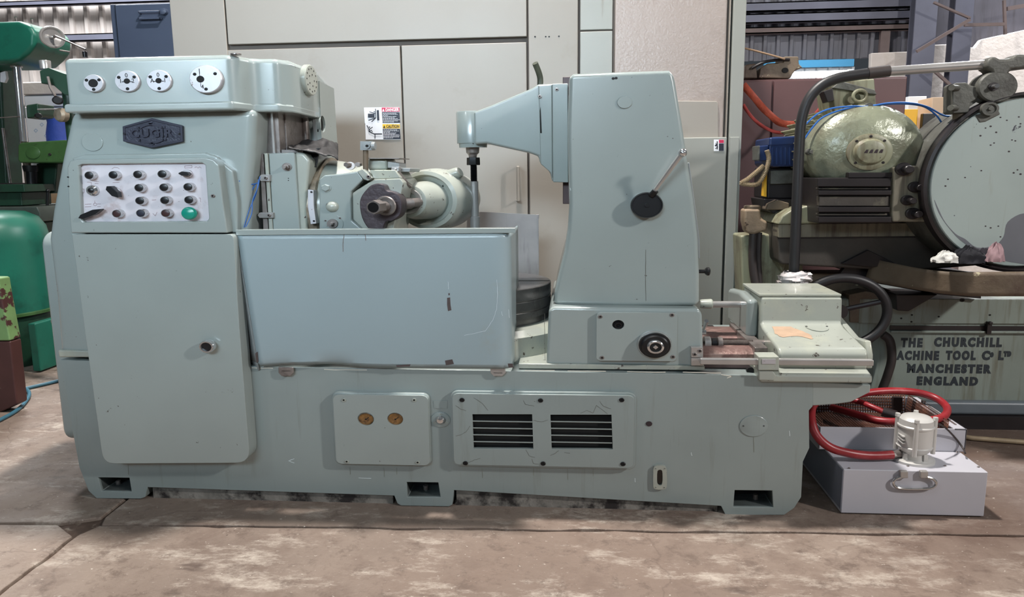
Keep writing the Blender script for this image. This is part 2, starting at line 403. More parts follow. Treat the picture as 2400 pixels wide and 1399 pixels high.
fl['label'] = 'stained brown concrete workshop floor with ragged slab joints'
def jy(x): return -.222+.0316*(x+.566)+.012*noise.noise((x*4, 0, 0))+.008*noise.noise((x*17, 3, 0))
def jx(y): return -1.905+.02*noise.noise((y*4, 7, 0))+.012*noise.noise((y*16, 9, 0))
g = .008
xs_l = [-13]+[-6+i*.12 for i in range(int((6-1.93)/.12)+1)]; xs_r = [-1.87+i*.07 for i in range(int(5.8/.07))]+[13]
ys_f = [-6]+[-3+i*.06 for i in range(int(2.7/.06))]; ys_b = [-.2+i*.06 for i in range(40)]+[9]
def slab(poly, k):
    mb = MB(); mb.plate(poly, -.10, 0, frame=lambda a, b, c: (a, b, c)); return mb.build('concrete_slab', conc[k], fl, bevel=.006, seg=1)
def wid(t): return g+.009*noise.noise((t*9, 1, 4))
slab([(x, jy(x)-wid(x)) for x in xs_r if x > -1.88]+[(13, -6)]+[(jx(y)+g, y) for y in ys_f if y < jy(-1.9)-g*2], 0)
slab([(jx(y)-g, y) for y in ys_f if y < jy(-1.9)-g*2]+[(x, jy(x)-wid(x)) for x in reversed(xs_l) if x < -1.93]+[(-13, -6)], 2)
slab([(x, jy(x)+wid(x)) for x in xs_r if x > -1.88]+[(13, 9)]+[(jx(y)+g, y) for y in reversed(ys_b) if y > jy(-1.9)+g*2], 3)
slab([(jx(y)-g, y) for y in ys_b if y > jy(-1.9)+g*2]+[(-13, 9)]+[(x, jy(x)+wid(x)) for x in xs_l if x < -1.93], 1)

# --- corrugated wall behind, light cladding left of the big cabinet, darker to its right
YW = 6.4
def cladding(x0, x1, z0, z1, pitch, depth, y):
    mb = MB(); xs = []; x = x0
    while x < x1:
        for f, d in ((0, 0), (.62, 0), (.70, -depth), (.92, -depth)):
            xs.append((x+f*pitch, y+d))
        x += pitch
    n = len(xs)
    mb.add([(a, b, z0) for a, b in xs]+[(a, b, z1) for a, b in xs], [(i, i+1, n+i+1, n+i) for i in range(n-1)])
    return mb
wb = struct(cladding(-12, 1.2, 0, 6, .20, .035, YW).build('wall_back', clad, smooth=False, solid=.004))
wb['label'] = 'pale corrugated steel cladding behind the green drilling machine'
wr = struct(cladding(1.2, 12, 2.62, 6, .15, .035, YW).build('wall_back_upper', clad_d, smooth=False, solid=.004))
wr['label'] = 'dark dusty corrugated cladding high behind the grinder'
# low rendered wall below the dark cladding, with an opening for the pale sheet
pl = struct(MB().plate(PP([(2042, 124), (2145, 120), (2190, 105), (2230, 103), (2284, 112), (2300, 92), (2400, 70), (2700, 20)], YW-.2)+[(12, 3.5), (12, 0), (X_(2042, 400, YW-.2), 0)], YW-.2, YW-.12).build('wall_rendered', plaster, bevel=.01))
pl['label'] = 'bright white rendered wall under the dark cladding'
ps = tag(cladding(2.2, 3.2, 0, 2.52, .13, .03, YW-.05).build('pale_sheet_panel', trans, smooth=False, solid=.004), 'pale ribbed sheet panel with blue top strip above the maroon cabinet', 'panel')
MB().box(2.2, 3.2, YW-.14, YW-.09, 2.52, 2.60).build('top_strip', skyblue, ps)
# steelwork
def beamx(name, px0, px1, py, y, h, m, dz=0):
    a = P(px0, py, y); b = P(px1, py, y); z = (a.z+b.z)/2
    mb = MB(); mb.box(a.x, b.x, y, y+.09, z-h/2, z-h/2+.012); mb.box(a.x, b.x, y, y+.09, z+h/2-.012, z+h/2); mb.box(a.x, b.x, y, y+.02, z-h/2, z+h/2)
    return struct(mb.build(name, m))
beamx('trim_1', -200, 700, 86, YW-.16, .085, beam)['label'] = 'blue-grey cladding rail on the pale wall'
beamx('trim_2', -200, 700, 2, YW-.16, .06, beam)
beamx('trim_3', 1500, 2146, 15, YW-.2, .10, beam)
beamx('trim_4', 1500, 2146, 42, YW-.2, .10, beam)
beamx('trim_5', 1500, 2146, 70, YW-.14, .07, beam2)
v = P(2075, 95, YW-.12); struct(MB().box(v.x-.05, v.x+.05, YW-.12, YW-.06, v.z-.15, v.z+.12).build('trim_6', beam2))
def column(px, y, wpx, name, lab):
    x = P(px, 150, y).x; h = S_(wpx, y)/2; mb = MB()
    mb.box(x-h, x+h, y, y+.02, 0, 6); mb.box(x-.01, x+.01, y+.02, y+.12, 0, 6); mb.box(x-h, x+h, y+.12, y+.14, 0, 6)
    o = struct(mb.build(name, beam)); o['label'] = lab; return o
column(2162, YW-.5, 46, 'column_1', 'bluish steel stanchion nearest the maroon cabinet')
column(2250, YW-.5, 38, 'column_2', 'bluish steel stanchion behind the grinder clamp arm')
def brace(p0, p1, y, r, name):
    mb = MB(); a = P(*p0, y); b = P(*p1, y); d = (b-a).normalized(); n = d.cross(Vector((0, 1, 0)))*r
    mb.add([a+n, b+n, b-n, a-n]+[q+Vector((0, .03, 0)) for q in (a+n, b+n, b-n, a-n)], [(0, 1, 2, 3), (7, 6, 5, 4), (0, 4, 5, 1), (2, 6, 7, 3), (1, 5, 6, 2), (0, 3, 7, 4)])
    return struct(mb.build(name, beam2))
brace((2150, 120), (2275, 45), YW-.8, .016, 'trim_7'); brace((2190, 5), (2275, 42), YW-.8, .010, 'trim_8')
brace((2185, 160), (2230, 200), YW-.7, .014, 'trim_9'); brace((2262, 58), (2356, 56), YW-.7, .015, 'trim_10')
brace((2355, 0), (2358, 80), YW-.6, .012, 'trim_11'); brace((2362, 20), (2440, 6), YW-.5, .02, 'trim_12')
# dark sheet strips between and behind the stanchions
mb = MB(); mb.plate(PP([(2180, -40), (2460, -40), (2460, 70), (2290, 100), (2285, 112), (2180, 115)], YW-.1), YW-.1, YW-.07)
struct(mb.build('wall_gable_sheet', mat('gable_dark_sheet', (74, 72, 80), .6, var=.2, vs=3, streak=((52, 48, 50), .5, .8))))['label'] = 'dark stained gable sheeting between the stanchions'
# fluorescent fitting behind the grinder pipe
t = thing('fluorescent_fitting', 'lit fluorescent tube fitting above the maroon cabinet behind the black pipe', 'lamp', P(1930, 182, 3.6))
a = P(1852, 176, 3.6); b = P(1995, 172, 3.6)
em = bpy.data.materials.new('tube_glow'); em.use_nodes = True
em.node_tree.nodes['Principled BSDF'].inputs['Emission Color'].default_value = (.93, .97, 1, 1); em.node_tree.nodes['Principled BSDF'].inputs['Emission Strength'].default_value = 22
MB().cyl(a, b, .026, seg=12).build('tube', em, t); MB().box(a.x-.03, b.x+.03, 3.63, 3.68, a.z-.015, a.z+.02).build('fitting_body', trans, t, bevel=.006)
for q in (a, b): MB().box(q.x-.03, q.x+.01, 3.57, 3.65, q.z-.035, q.z+.03).build('end_cap', trans, t, bevel=.004)
MB().box(2.0, 2.05, 3.66, 3.70, 0, a.z).build('post', beam2, t)

# ================================================================== gear hobbing machine
FB = -.035
H = thing('gear_hobbing_machine', 'long sage-green gear hobbing machine with control panel, splash guard and tailstock column', 'machine', (-.6, .4, 0))
# ---- proto fasteners (axis towards the camera)
def mk_socket(r, h, mats):
    mb = MB(); mb.lathe((0, 0, 0), (0, -1, 0), [(0, r), (h*.8, r), (h, r*.86), (h, r*.5), (h*.4, r*.48), (h*.4, .0006)], 14); mb.m = [0]*14*3+[1]*14*2+[0, 1]
    return mb
sock = proto(mk_socket(.010, .007, None), 'socket_screw', [steel_d, darkhole])
sock_b = proto(mk_socket(.0095, .006, None), 'socket_screw', [blackm, darkhole])
sock_p = proto(mk_socket(.009, .004, None), 'countersunk_screw', [paint_worn, darkhole])
hexb = proto(MB().lathe((0, 0, 0), (0, -1, 0), [(0, .017), (.010, .017), (.012, .014)], 6).lathe((0, 0, 0), (0, -1, 0), [(0, .021), (.003, .021)], 18), 'hexagon_bolt', [paint])

# ---- bed with three pocketed feet
out = [(141, 843), (572, 858), (1760, 879), (1905, 893), (1905, 952), (1896, 962), (1897, 1050), (1882, 1082), (1878, 1165), (1862, 1190), (1838, 1207), (1700, 1207),
       (1690, 1186), (1064, 1149), (1060, 1183), (1052, 1187), (940, 1185), (931, 1180), (924, 1162), (346, 1142), (340, 1165), (330, 1169), (226, 1168), (207, 1150), (186, 1096), (168, 1000)]
pock = [[(230, 1119), (303, 1120), (308, 1152), (238, 1151)], [(953, 1130), (1027, 1131), (1032, 1165), (955, 1165)], [(1722, 1149), (1810, 1150), (1812, 1189), (1719, 1188)]]
mb = MB(); mb.plate(PP(out, FB), FB, .10, [PP(p, FB) for p in pock])
bx0 = X_(170, 1000, FB)+.03; bx1 = X_(1880, 1100, FB)-.03; ZB = Z_(1200, 872, FB)
mb.box(bx0, bx1, .10, .95, .09, ZB-.005)
mb.box(X_(1760, 900, FB), X_(1905, 900, FB), .10, .80, Z_(1850, 950, FB), ZB-.01)
bed = mb.build('bed', paint_bed, H, bevel=.016, seg=3)
mb = MB(); mb.box(X_(352, 1160, FB), X_(918, 1170, FB), FB+.022, .90, .0, .11); mb.box(X_(1068, 1170, FB), X_(1684, 1190, FB), FB+.022, .90, .0, .11); mb.build('plinth', mat('flaking_plinth', (136, 130, 122), .7, var=.3, vs=14, col2=((44, 38, 36), .46, .6), cs2=10, bump=.5, bs=40), H)
for k, p in enumerate(pock):
    c = P(sum(a for a, b in p)/4, sum(b for a, b in p)/4, .03); mb = MB()
    mb.box(c.x-.055, c.x+.055, .0, .09, c.z-.035, c.z-.022); mb.lathe((c.x+.01, .04, c.z-.022), (0, 0, 1), [(0, .022), (.014, .022)], 6); mb.cyl((c.x+.01, .04, c.z-.01), (c.x+.01, .04, c.z+.016), .010)
    mb.build('holding_down_bolt', steel_d, H)
    q0 = PP(p, FB); mb = MB(); mb.plate([(q0[0][0]-.01, q0[0][1]+.01), (q0[1][0]+.01, q0[1][1]+.01), (q0[2][0]+.01, q0[2][1]-.008), (q0[3][0]-.01, q0[3][1]-.008)], FB+.012, .097, [q0]); mb.box(q0[3][0]-.01, q0[1][0]+.01, .09, .099, q0[3][1]-.008, q0[0][1]+.01); mb.build('pocket_shade_lining', oilblack, H)  # black lining added: pocket shade put into the colour, with oily grime
# right-hand overhang of the bed
mb = MB(); mb.plate(PP([(1903, 893), (2042, 902), (2040, 920), (1995, 943), (1960, 948), (1903, 952)], FB), FB+.001, .75); mb.build('bed_extension', paint, H, bevel=.006)

# ---- head column
mb = MB(); mb.plate(PP([(164, 259), (598, 252), (594, 330), (586, 420), (582, 545), (576, 852), (138, 840), (127, 700), (109, 560), (118, 490), (140, 370)], FB), FB, .85)
colm = mb.build('head_column', paint, H, bevel=.035, seg=4)
mb = MB(); mb.plate(PP([(134, 820), (212, 822), (212, 838), (137, 838)], FB-.012), FB-.012, .8); mb.build('column_flange', paint_worn, H, bevel=.008, seg=3)
# left-side covers, seen beyond the edge
xl = X_(118, 600, FB)
def side_x(px, py, y): return P(px, py, y).x
mb = MB(); mb.plate([(a, b) for a, b in rrect(.12, .62, Z_(120, 1040, .1), Z_(95, 545, .1), .07, 6, .06)], side_x(86, 560, .1), side_x(118, 560, .1)+.05, frame=lambda a, b, c: (c, a, b)); mb.build('side_cover', paint, H, bevel=.015, seg=3)
c = P(118, 765, .14); mb = MB(); mb.lathe((c.x+.03, .3, c.z), (-1, 0, 0), [(0, .11), (.05, .11), (.058, .10)], 28); mb.mi(1); mb.lathe((c.x-.03, .25, c.z+.005), (-1, 0, 0), [(0, .026), (.028, .026), (.032, .022)], 18)
mb.build('side_gear_cap', [paint_worn, steel_d], H)

# ---- cabinet door with round catch
YD = -.115
dpoly = roundpoly(PP([(168, 549), (547, 549), (560, 760), (586, 1085), (242, 1087), (206, 830)], YD), [.004, .02, 0, .06, .05, 0])
mb = MB(); mb.plate(dpoly, YD, FB-.002)
door = mb.build('cabinet_door', paint, H, bevel=.026, seg=4)
c = P(494, 808, YD); r = S_(20, YD)
mb = MB(); mb.lathe(c, (0, -1, 0), [(0, r*.7), (.018, r*.7), (.018, r), (.034, r), (.040, r*.88), (.040, r*.72), (.030, r*.70)], 12); mb.mi(1); mb.lathe(c, (0, -1, 0), [(.028, r*.70), (.032, r*.70)], 12)
mb.build('door_catch', [chrome, black], door)

# ---- operator console
mb = MB()
hole = PP([(184, 388), (190, 385), (474, 382), (480, 386), (489, 512), (484, 518), (196, 520), (191, 514)], YD)
mb.plate(PP([(166, 546), (160, 470), (157, 392), (163, 378), (178, 373), (330, 371), (480, 369), (500, 374), (512, 386), (522, 470), (533, 546)], YD), YD, FB, [hole])
con = mb.build('control_console', paint, H, bevel=.014, seg=3)
mb = MB(); mb.plate(PP([(533, 546), (522, 470), (512, 386), (505, 376), (520, 380), (545, 400), (556, 470), (556, 546)], FB-.03), FB-.03, FB+.02); mb.build('console_shoulder', paint, H, bevel=.028, seg=4)
mb = MB(); mb.plate(PP([(165, 372), (195, 362), (340, 360), (480, 357), (508, 366), (520, 380), (480, 376), (175, 380)], FB-.02), FB-.02, FB+.02); mb.build('console_brow', paint, H, bevel=.018, seg=4)
YP = -.098
mb = MB(); mb.plate(PP([(180, 384), (490, 378), (494, 524), (186, 524)], YP), YP, FB); mb.build('panel_plate', panel_white, con)
# push buttons
def button(capm, ring=chrome, r=.0205, proud=.025):
    mb = MB(); mb.lathe((0, 0, 0), (0, -1, 0), [(0, r), (proud*.45, r), (proud*.55, r*.92), (proud, r*.9), (proud, r*.80), (proud*.85, r*.78)], 20)
    mb.mi(1); mb.lathe((0, 0, 0), (0, -1, 0), [(proud*.8, r*.79), (proud*.98, r*.74), (proud*1.03, r*.5)], 20)
    return proto(mb, 'push_button', [ring, capm])
b_blk = button(black); b_brn = button(brownb); b_nvy = button(ink_sign)
for px, py in [(218, 411), (274, 410), (331, 409), (388, 408), (334, 440), (392, 439), (448, 438), (336, 470), (394, 469), (450, 468)]:
    inst(b_blk, P(px, py, YP), con)
for px, py in [(282, 500), (396, 499)]: inst(b_brn, P(px, py, YP), con)
inst(b_nvy, P(338, 499, YP), con)
c = P(452, 499, YP); mb = MB(); mb.lathe(c, (0, -1, 0), [(0, .020), (.018, .020)], 20); mb.mi(1); mb.lathe(c, (0, -1, 0), [(.016, .020), (.020, .029), (.030, .031), (.038, .026), (.042, .014), (.043, .001)], 24)
tag(mb.build('mushroom_button', [blackm, greenb], con), 'green mushroom push button')
def selector(px, py, L, ang, wd, hgt, name, ringr=.02):
    c = P(px, py, YP); mb = MB(); mb.lathe(c, (0, -1, 0), [(0, ringr), (.012, ringr), (.014, ringr*.9)], 20); mb.mi(1)
    ca, sa = math.cos(R(ang)), math.sin(R(ang))
    pts = [(-L, 0), (-L*.7, wd), (L*.4, wd*1.1), (L, .002), (L, -.002), (L*.4, -wd*1.1), (-L*.7, -wd)]
    mb.plate([(c.x+a*ca-b*sa, c.z+(a*sa+b*ca)*SQ) for a, b in pts], c.y-hgt, c.y-.010)
    return tag(mb.build(name, [alu if ringr < .03 else black, black], con, bevel=.003), None)
selector(441, 407, .021, 175, .009, .034, 'selector_switch')
selector(276, 449, .034, -52, .014, .036, 'selector_switch', .018)
selector(222, 500, .052, 24, .011, .034, 'selector_switch', .014)
c = P(219, 446, YP); mb = MB(); mb.lathe(c, (0, -1, 0), [(0, .026), (.010, .024), (.016, .016), (.016, .012), (.012, .011)], 22); mb.mi(1); mb.lathe(c, (0, -1, 0), [(.010, .012), (.018, .011), (.020, .006)], 18); mb.build('key_switch', [chrome, black], con)
# faint engraved pictograms
mb = MB()
def stroke(pts, wpx=.9, y=YP-.0006):
    for (a, b), (c_, d) in zip(pts, pts[1:]):
        p = P(a, b, y); q = P(c_, d, y); dv = (q-p); n = Vector((-dv.z, 0, dv.x)).normalized()*S_(wpx, y)/2
        mb.add([p+n, q+n, q-n, p-n], [(0, 1, 2, 3)])
for s_ in ([(204, 427), (214, 427), (214, 436)], [(220, 425), (232, 425)], [(222, 430), (231, 430)], [(193, 443), (197, 443), (197, 452), (193, 452), (193, 443)], [(199, 479), (214, 478)], [(199, 485), (214, 484)], [(228, 478), (236, 478)], [(228, 484), (236, 484)],
           [(222, 470), (222, 476)], [(433, 389), (450, 388), (450, 393), (433, 394), (433, 389)], [(456, 393), (460, 391), (464, 394), (468, 391), (472, 394)], [(262, 396), (268, 392), (276, 393), (280, 396)], [(264, 428), (280, 427)], [(356, 469), (366, 468)], [(466, 464), (470, 464), (470, 474)], [(358, 500), (364, 506), (368, 497)]): stroke(s_)
for i in range(10):
    a = 2*math.pi*i/10; b = 2*math.pi*(i+1)/10; stroke([(223+4*math.cos(a), 479+3.2*math.sin(a)), (223+4*math.cos(b), 479+3.2*math.sin(b))])
mb.build('pictograms', mat('faded_marking', (128, 100, 104), .6, var=.2), con, recalc=False)
for px, py in [(160, 415), (161, 437)]: inst(sock_b, P(px, py, YD), con, scale=(.35, .6, .35))
inst(sock, P(500, 459, YD), con, scale=(.8, 1, .8))

# ---- maker's plate
mb = MB(); hexo = [(287, 296), (355, 277), (427, 294), (428, 332), (355, 347), (288, 331)]
mb.plate(PP(hexo, FB-.014), FB-.014, FB+.002)
npl = mb.build('name_plate', navy, H, bevel=.004)
mb = MB(); inn = [(293, 300), (355, 283), (421, 298), (422, 328), (355, 341), (294, 327)]
rim = PP(hexo, FB-.017); mb.plate(rim, FB-.017, FB-.013, [PP(inn, FB-.017)]); mb.build('plate_rim', navy2, npl, bevel=.0015)
c = P(356, 313, FB-.014); mb = MB(); mb.text('CUGIR', c, S_(27, FB)*.98, depth=.006, wx=1.22, bold=.0012, spacing=1.12); mb.build('plate_lettering', navy2, npl)
mb = MB()
for sgn in (1, -1):
    pts = []
    for i in range(9):
        a = R(90+sgn*0+(-50+100*i/8)); pts.append((a, 0))
    arc = lambda rr: [(c.x+rr*1.15*math.cos(a), c.z+sgn*(rr*math.sin(a)*.74-.004)) for a, _ in pts]
    o_ = arc(.058); i_ = arc(.047)
    mb.plate(o_+i_[::-1], FB-.019, FB-.013)
    for k in (0, 4, 8):
        q = o_[k]; mb.box(q[0]-.006, q[0]+.006, FB-.019, FB-.013, q[1]-.004, q[1]+.004)
mb.build('gear_emblem', navy2, npl)
for px in (292, 422): inst(sock_b, P(px, 314, FB-.014), npl, scale=(.6, .6, .6))
# blank round cover left of the plate
c = P(217, 333, FB); mb = MB(); mb.lathe(c, (0, -1, 0), [(0, S_(27, FB)), (.003, S_(27, FB)), (.004, S_(26, FB))], 32); mb.build('blanking_disc', paint, H)

# ---- head cover
YH = -.10
xa = X_(152, 200, YH); xb = X_(548, 190, YH); zt = Z_(350, 131, YH); zb = Z_(350, 259, YH)
xe = -1.112
plan = [(xa, YH), (xb-.03, YH), (xb-.008, YH+.01), (xb+.012, YH+.05), (xb+.03, .00), (xb+.06, .015), (X_(634, 190, .02), .02), (X_(634, 190, .02)+.03, .028), (xe-.02, .06), (xe, .085), (xe, .40), (xe-.1, .85), (xa, .85)]
mb = MB(); mb.plate(plan, zb, zt, frame=lambda a, b, c: (a, b, c)); hc = mb.build('head_cover', paint, H, bevel=.022, seg=4, angle=40)
mb = MB(); plan2 = [(a-(.006 if a < xa+.01 else 0), b-(.014 if b < -.05 else .006 if b < .3 else 0)) for a, b in plan[:10]]+[(xe, .40), (xe-.1, .6), (xa, .6)]
mb.plate(plan2, zb-.004, zb+S_(18, YH), frame=lambda a, b, c: (a, b, c)); mb.build('cover_lip', paint, H, bevel=.010, seg=3, angle=40)
mb = MB(); q = P(545, 132, YH); mb.lathe((q.x, YH+.03, zt), (0, 0, 1), [(0, .02), (.004, .02)], 16); mb.build('lifting_plug', steel_d, hc)
def dial(px, py, rpx, hole_r, th, marks, hx=0, eccentric=0):
    c = P(px, py, YH); r = S_(rpx, YH); mb = MB()
    mb.lathe(c, (0, -1, 0), [(0, r), (th, r), (th+.003, r*.95)], 32)
    mb.mi(1); e = c+Vector((eccentric*r, 0, 0)); mb.lathe((e.x, e.y-th-.0025, e.z), (0, -1, 0), [(0, hole_r), (.0015, hole_r*.9)], 18)
    for a in (30, 150, 270):
        mb.lathe((c.x+.72*r*math.cos(R(a)), c.y-th-.0025, c.z+.72*r*SQ*math.sin(R(a))), (0, -1, 0), [(0, .0075), (.0015, .007)], 10)
    for ch, dx, dz, s in marks:
        mb.text(ch, (c.x+dx*r, c.y-th-.0032, c.z+dz*r*SQ), s, depth=.0008)
    return mb.build('dial_plate', [alu, darkhole], hc)
dial(224, 196, 25, .020, .012, [])
dial(302, 191, 30.5, .013, .010, [('0', 0, .52, .022), ('1', -.5, 0, .022), ('2', .5, 0, .022), ('-', -.32, 0, .03), ('-', .34, 0, .03)])
dial(376, 190, 31, .013, .010, [('0', 0, .52, .022), ('A', -.5, 0, .022), ('1', .5, 0, .022), ('-', -.32, 0, .03), ('-', .34, 0, .03)])
dial(488, 187, 39.5, .016, .020, [('1', -.32, .55, .026), ('|', -.32, .3, .02), ('|', -.3, -.34, .02), ('4', -.2, -.56, .022)], eccentric=-.3)
# perforated round cap on the right face
q = PX(724, 190, xe); mb = MB(); mb.lathe((xe, .25, q.z), (1, 0, 0), [(0, .078), (.018, .078), (.022, .073)], 30); mb.mi(1)
for i, (a, rr) in enumerate([(k*30, .058) for k in range(12)]+[(k*72, .03) for k in range(5)]):
    mb.lathe((xe+.0222, .25+rr*math.cos(R(a)), q.z+rr*SQ*math.sin(R(a))), (1, 0, 0), [(0, .005), (.0006, .004)], 6)
mb.build('end_cap', [paint_worn, darkhole], hc)
# upright sheet behind the head, with an oval hole
z0, z1 = Z_(785, 425, .55), PX(752, 192, xe).z
hy, hz = PX(751, 290, xe).y+.02, PX(751, 290, xe).z
mb = MB(); mb.plate([(.38, z0), (.62, z0), (.60, z1-.01), (.40, z1)], xe-.05, xe+.004, [[(hy+.035*math.cos(2*math.pi*i/16), hz+.036*math.sin(2*math.pi*i/16)) for i in range(16)]], frame=lambda a, b, c: (c, a, b))
mb.mi(1); mb.box(xe-.014, xe-.008, .39, .61, z0+.01, z1-.03); uc = mb.build('rear_upright_cover', [paint, darkhole], H)  # black backing sheet stands in for the shade inside the oval hole
mb = MB(); mb.box(xe+.003, xe+.006, hy-.02, hy+.03, hz-.10, hz-.08); mb.build('small_label', white_sign, uc)

# ---- vertical slideways
zlo = .60; zhi = zb+.01
mb = MB(); mb.box(X_(604, 300, .10), X_(654, 300, .10), .10, .40, zlo, zhi); mb.build('slideway', steel_d, H, bevel=.003)
mb = MB(); mb.box(X_(636, 300, .085), X_(641, 300, .085), .085, .11, zlo, zhi); mb.build('slideway_gib', steel, H)
mb = MB(); mb.box(X_(654, 300, .16), X_(671, 300, .16), .16, .40, zlo, zhi); mb.build('slideway', steel_d, H, bevel=.003)
mb = MB(); mb.box(X_(600, 300, .42), X_(742, 300, .42), .42, .46, zlo, zhi); mb.box(X_(672, 300, .30), X_(676, 300, .30), .30, .44, zlo, zhi); mb.build('slide_recess', hole_green, H)
mb = MB(); mb.box(X_(734, 300, .38), X_(741, 300, .38), .38, .44, 1.25, zhi); mb.build('recess_cheek', paint_dark, H)
mb = MB(); mb.cyl((X_(715, 280, .36), .36, 1.3), (X_(715, 280, .36), .36, zhi), .016); mb.build('feed_screw', steel_d, H)

# ---- saddle
YS = .05
mb = MB(); mb.plate(PP([(629, 359), (690, 357), (703, 540), (712, 640), (646, 640), (640, 540)], YS), YS, .34); sad = mb.build('saddle', paint, H, bevel=.006)
mb = MB(); mb.plate(PP([(690, 356), (712, 358), (726, 375), (724, 400), (719, 450), (720, 545), (730, 640), (700, 640), (700, 540)], YS+.012), YS+.012, .34); mb.build('saddle_cheek', paint_worn, sad, bevel=.012, seg=3)
mb = MB(); mb.plate(PP([(608, 360), (617, 360), (636, 640), (622, 640)], YS), YS, .12); mb.build('gib_strip', steel_d, sad, bevel=.002)
mb = MB(); mb.plate(PP([(619, 359), (627, 359), (646, 640), (637, 640)], YS-.004), YS-.004, .12); mb.build('gib_strip', paint_worn, sad, bevel=.002)
mb = MB(); mb.plate(PP([(650, 351), (697, 351), (699, 358), (650, 358)], YS+.06), YS+.06, .2); mb.build('wiper_strip', steel_d, sad)
for (a, b, c_, d) in ((606, 409, 632, 425), (603, 498, 640, 511)):
    mb = MB(); yy = YS-.016; mb.plate(smoothpoly(PP([(a, (b+d)/2), (a+5, b), (c_, b), (c_, d), (a+5, d)], yy), 1), yy, YS+.002); cl = mb.build('travel_stop', steel, sad, bevel=.002)
    inst(sock, P(c_-9, (b+d)/2, yy), cl, scale=(.75, 1, .75))
c = P(673, 391, YS); mb = MB(); mb.lathe(c, (0, -1, 0), [(0, .020), (.004, .020)], 20); mb.lathe(c, (0, -1, 0), [(.004, .014), (.018, .014)], 6); mb.cyl((c.x, c.y-.018, c.z), (c.x, c.y-.034, c.z), .007, seg=10); mb.build('lock_stud', steel_d, sad)
for py in (418, 423): inst(sock_b, P(676, py, YS), sad, scale=(.25, .2, .25))
mb = MB(); mb.plate(PP([(580, 440), (607, 437), (612, 540), (586, 560)], .10), .10, .16); mb.build('switch_box', paint, H, bevel=.006)
mb = MB(); mb.box(X_(592, 424, .07), X_(606, 424, .07), .06, .11, Z_(600, 432, .07), Z_(600, 418, .07)); mb.build('limit_switch', black, H, bevel=.003)
for pts in ([(609, 414), (604, 440), (592, 470), (590, 500), (576, 532)], [(606, 420), (600, 455), (585, 490), (572, 533)], [(606, 428), (590, 432), (572, 426), (560, 424)], [(600, 430), (583, 460), (568, 500), (562, 530)]):
    mb = MB(); mb.tube([P(a, b, .0-.012*i) for i, (a, b) in enumerate(pts)], .0022, 6, smooth=5); mb.build('wire', bluewire, H)

# ---- hob head
rc = Vector((-1.062, .33, Z_(715, 490, .12)))
mb = MB(); mb.lathe(rc, (1, 0, 0), [(-.02, .235), (-.02, .265), (.018, .265), (.022, .255)], 60); mb.build('swivel_ring', brass, H)
mb = MB(); mb.lathe(rc, (1, 0, 0), [(.02, .25), (.06, .245), (.10, .235), (.16, .215), (.23, .17), (.27, .12), (.28, .05)], 48); hob = mb.build('hob_head', paint_worn, H)
YF = .04
fp = PP([(748, 420), (760, 410), (800, 407), (838, 401), (852, 420), (822, 450), (824, 516), (858, 545), (870, 640), (748, 640)], YF)
mb = MB(); mb.plate(fp, YF, .30); mb.build('hob_face_plate', paint, hob, bevel=.006)
mb = MB(); mb.plate(PP([(836, 401), (850, 396), (872, 417), (862, 424), (852, 420)], YF-.004), YF-.004, YF+.05); clp = mb.build('clamp_plate', paint_worn, hob, bevel=.003); inst(sock, P(864, 414, YF-.004), clp, scale=(.9, 1, .9))
mb = MB(); oc = PP([(876, 420), (938, 418), (946, 428), (900, 640), (852, 640), (856, 542), (826, 514), (825, 452)], YF+.02)
mb.plate(oc, YF+.02, .34); mb.build('octagon_housing', paint_worn, hob, bevel=.005)
mb = MB(); mb.plate(PP([(866, 398), (926, 398), (940, 418), (876, 420)], YF+.03), YF+.03, .3); mb.build('housing_top', paint_worn, hob, bevel=.004)
c = P(707+57, 440, YF); inst(hexb, c, hob, scale=(1.05, 1, 1.05))
c = P(779, 484, YF); mb = MB(); mb.lathe(c, (0, -1, 0), [(0, S_(16, YF)), (.008, S_(15, YF)), (.016, S_(11, YF)), (.020, S_(5, YF)), (.021, .0005)], 24); mb.build('oil_cap', paint_worn, hob)
c = P(780, 524, YF); mb = MB(); mb.lathe(c, (0, -1, 0), [(0, S_(26, YF)), (.003, S_(26, YF))], 32); mb.mi(1); mb.lathe(c, (0, -1, 0), [(.003, S_(14, YF)), (.010, S_(13, YF))], 24); mb.lathe(c, (0, -1, 0), [(.010, .011), (.022, .010)], 6); mb.cyl((c.x, c.y-.022, c.z), (c.x, c.y-.034, c.z), .006)
rs = mb.build('rotary_seal', [paint, steel_d], hob)
for px, py in ((763, 517), (797, 511)): inst(sock, P(px, py, YF-.003), rs, scale=(.45, .5, .45))
# scale plate along the ring
mb = MB(); mb.plate(PP([(721, 444), (735, 446), (735, 480), (741, 524), (728, 526), (721, 485)], YF+.01), YF+.01, YF+.05); mb.build('angle_scale', alu, hob, bevel=.002)
inst(sock_b, P(730, 450, YF+.01), hob, scale=(.5, .4, .5)); inst(sock_b, P(736, 518, YF+.01), hob, scale=(.5, .4, .5))
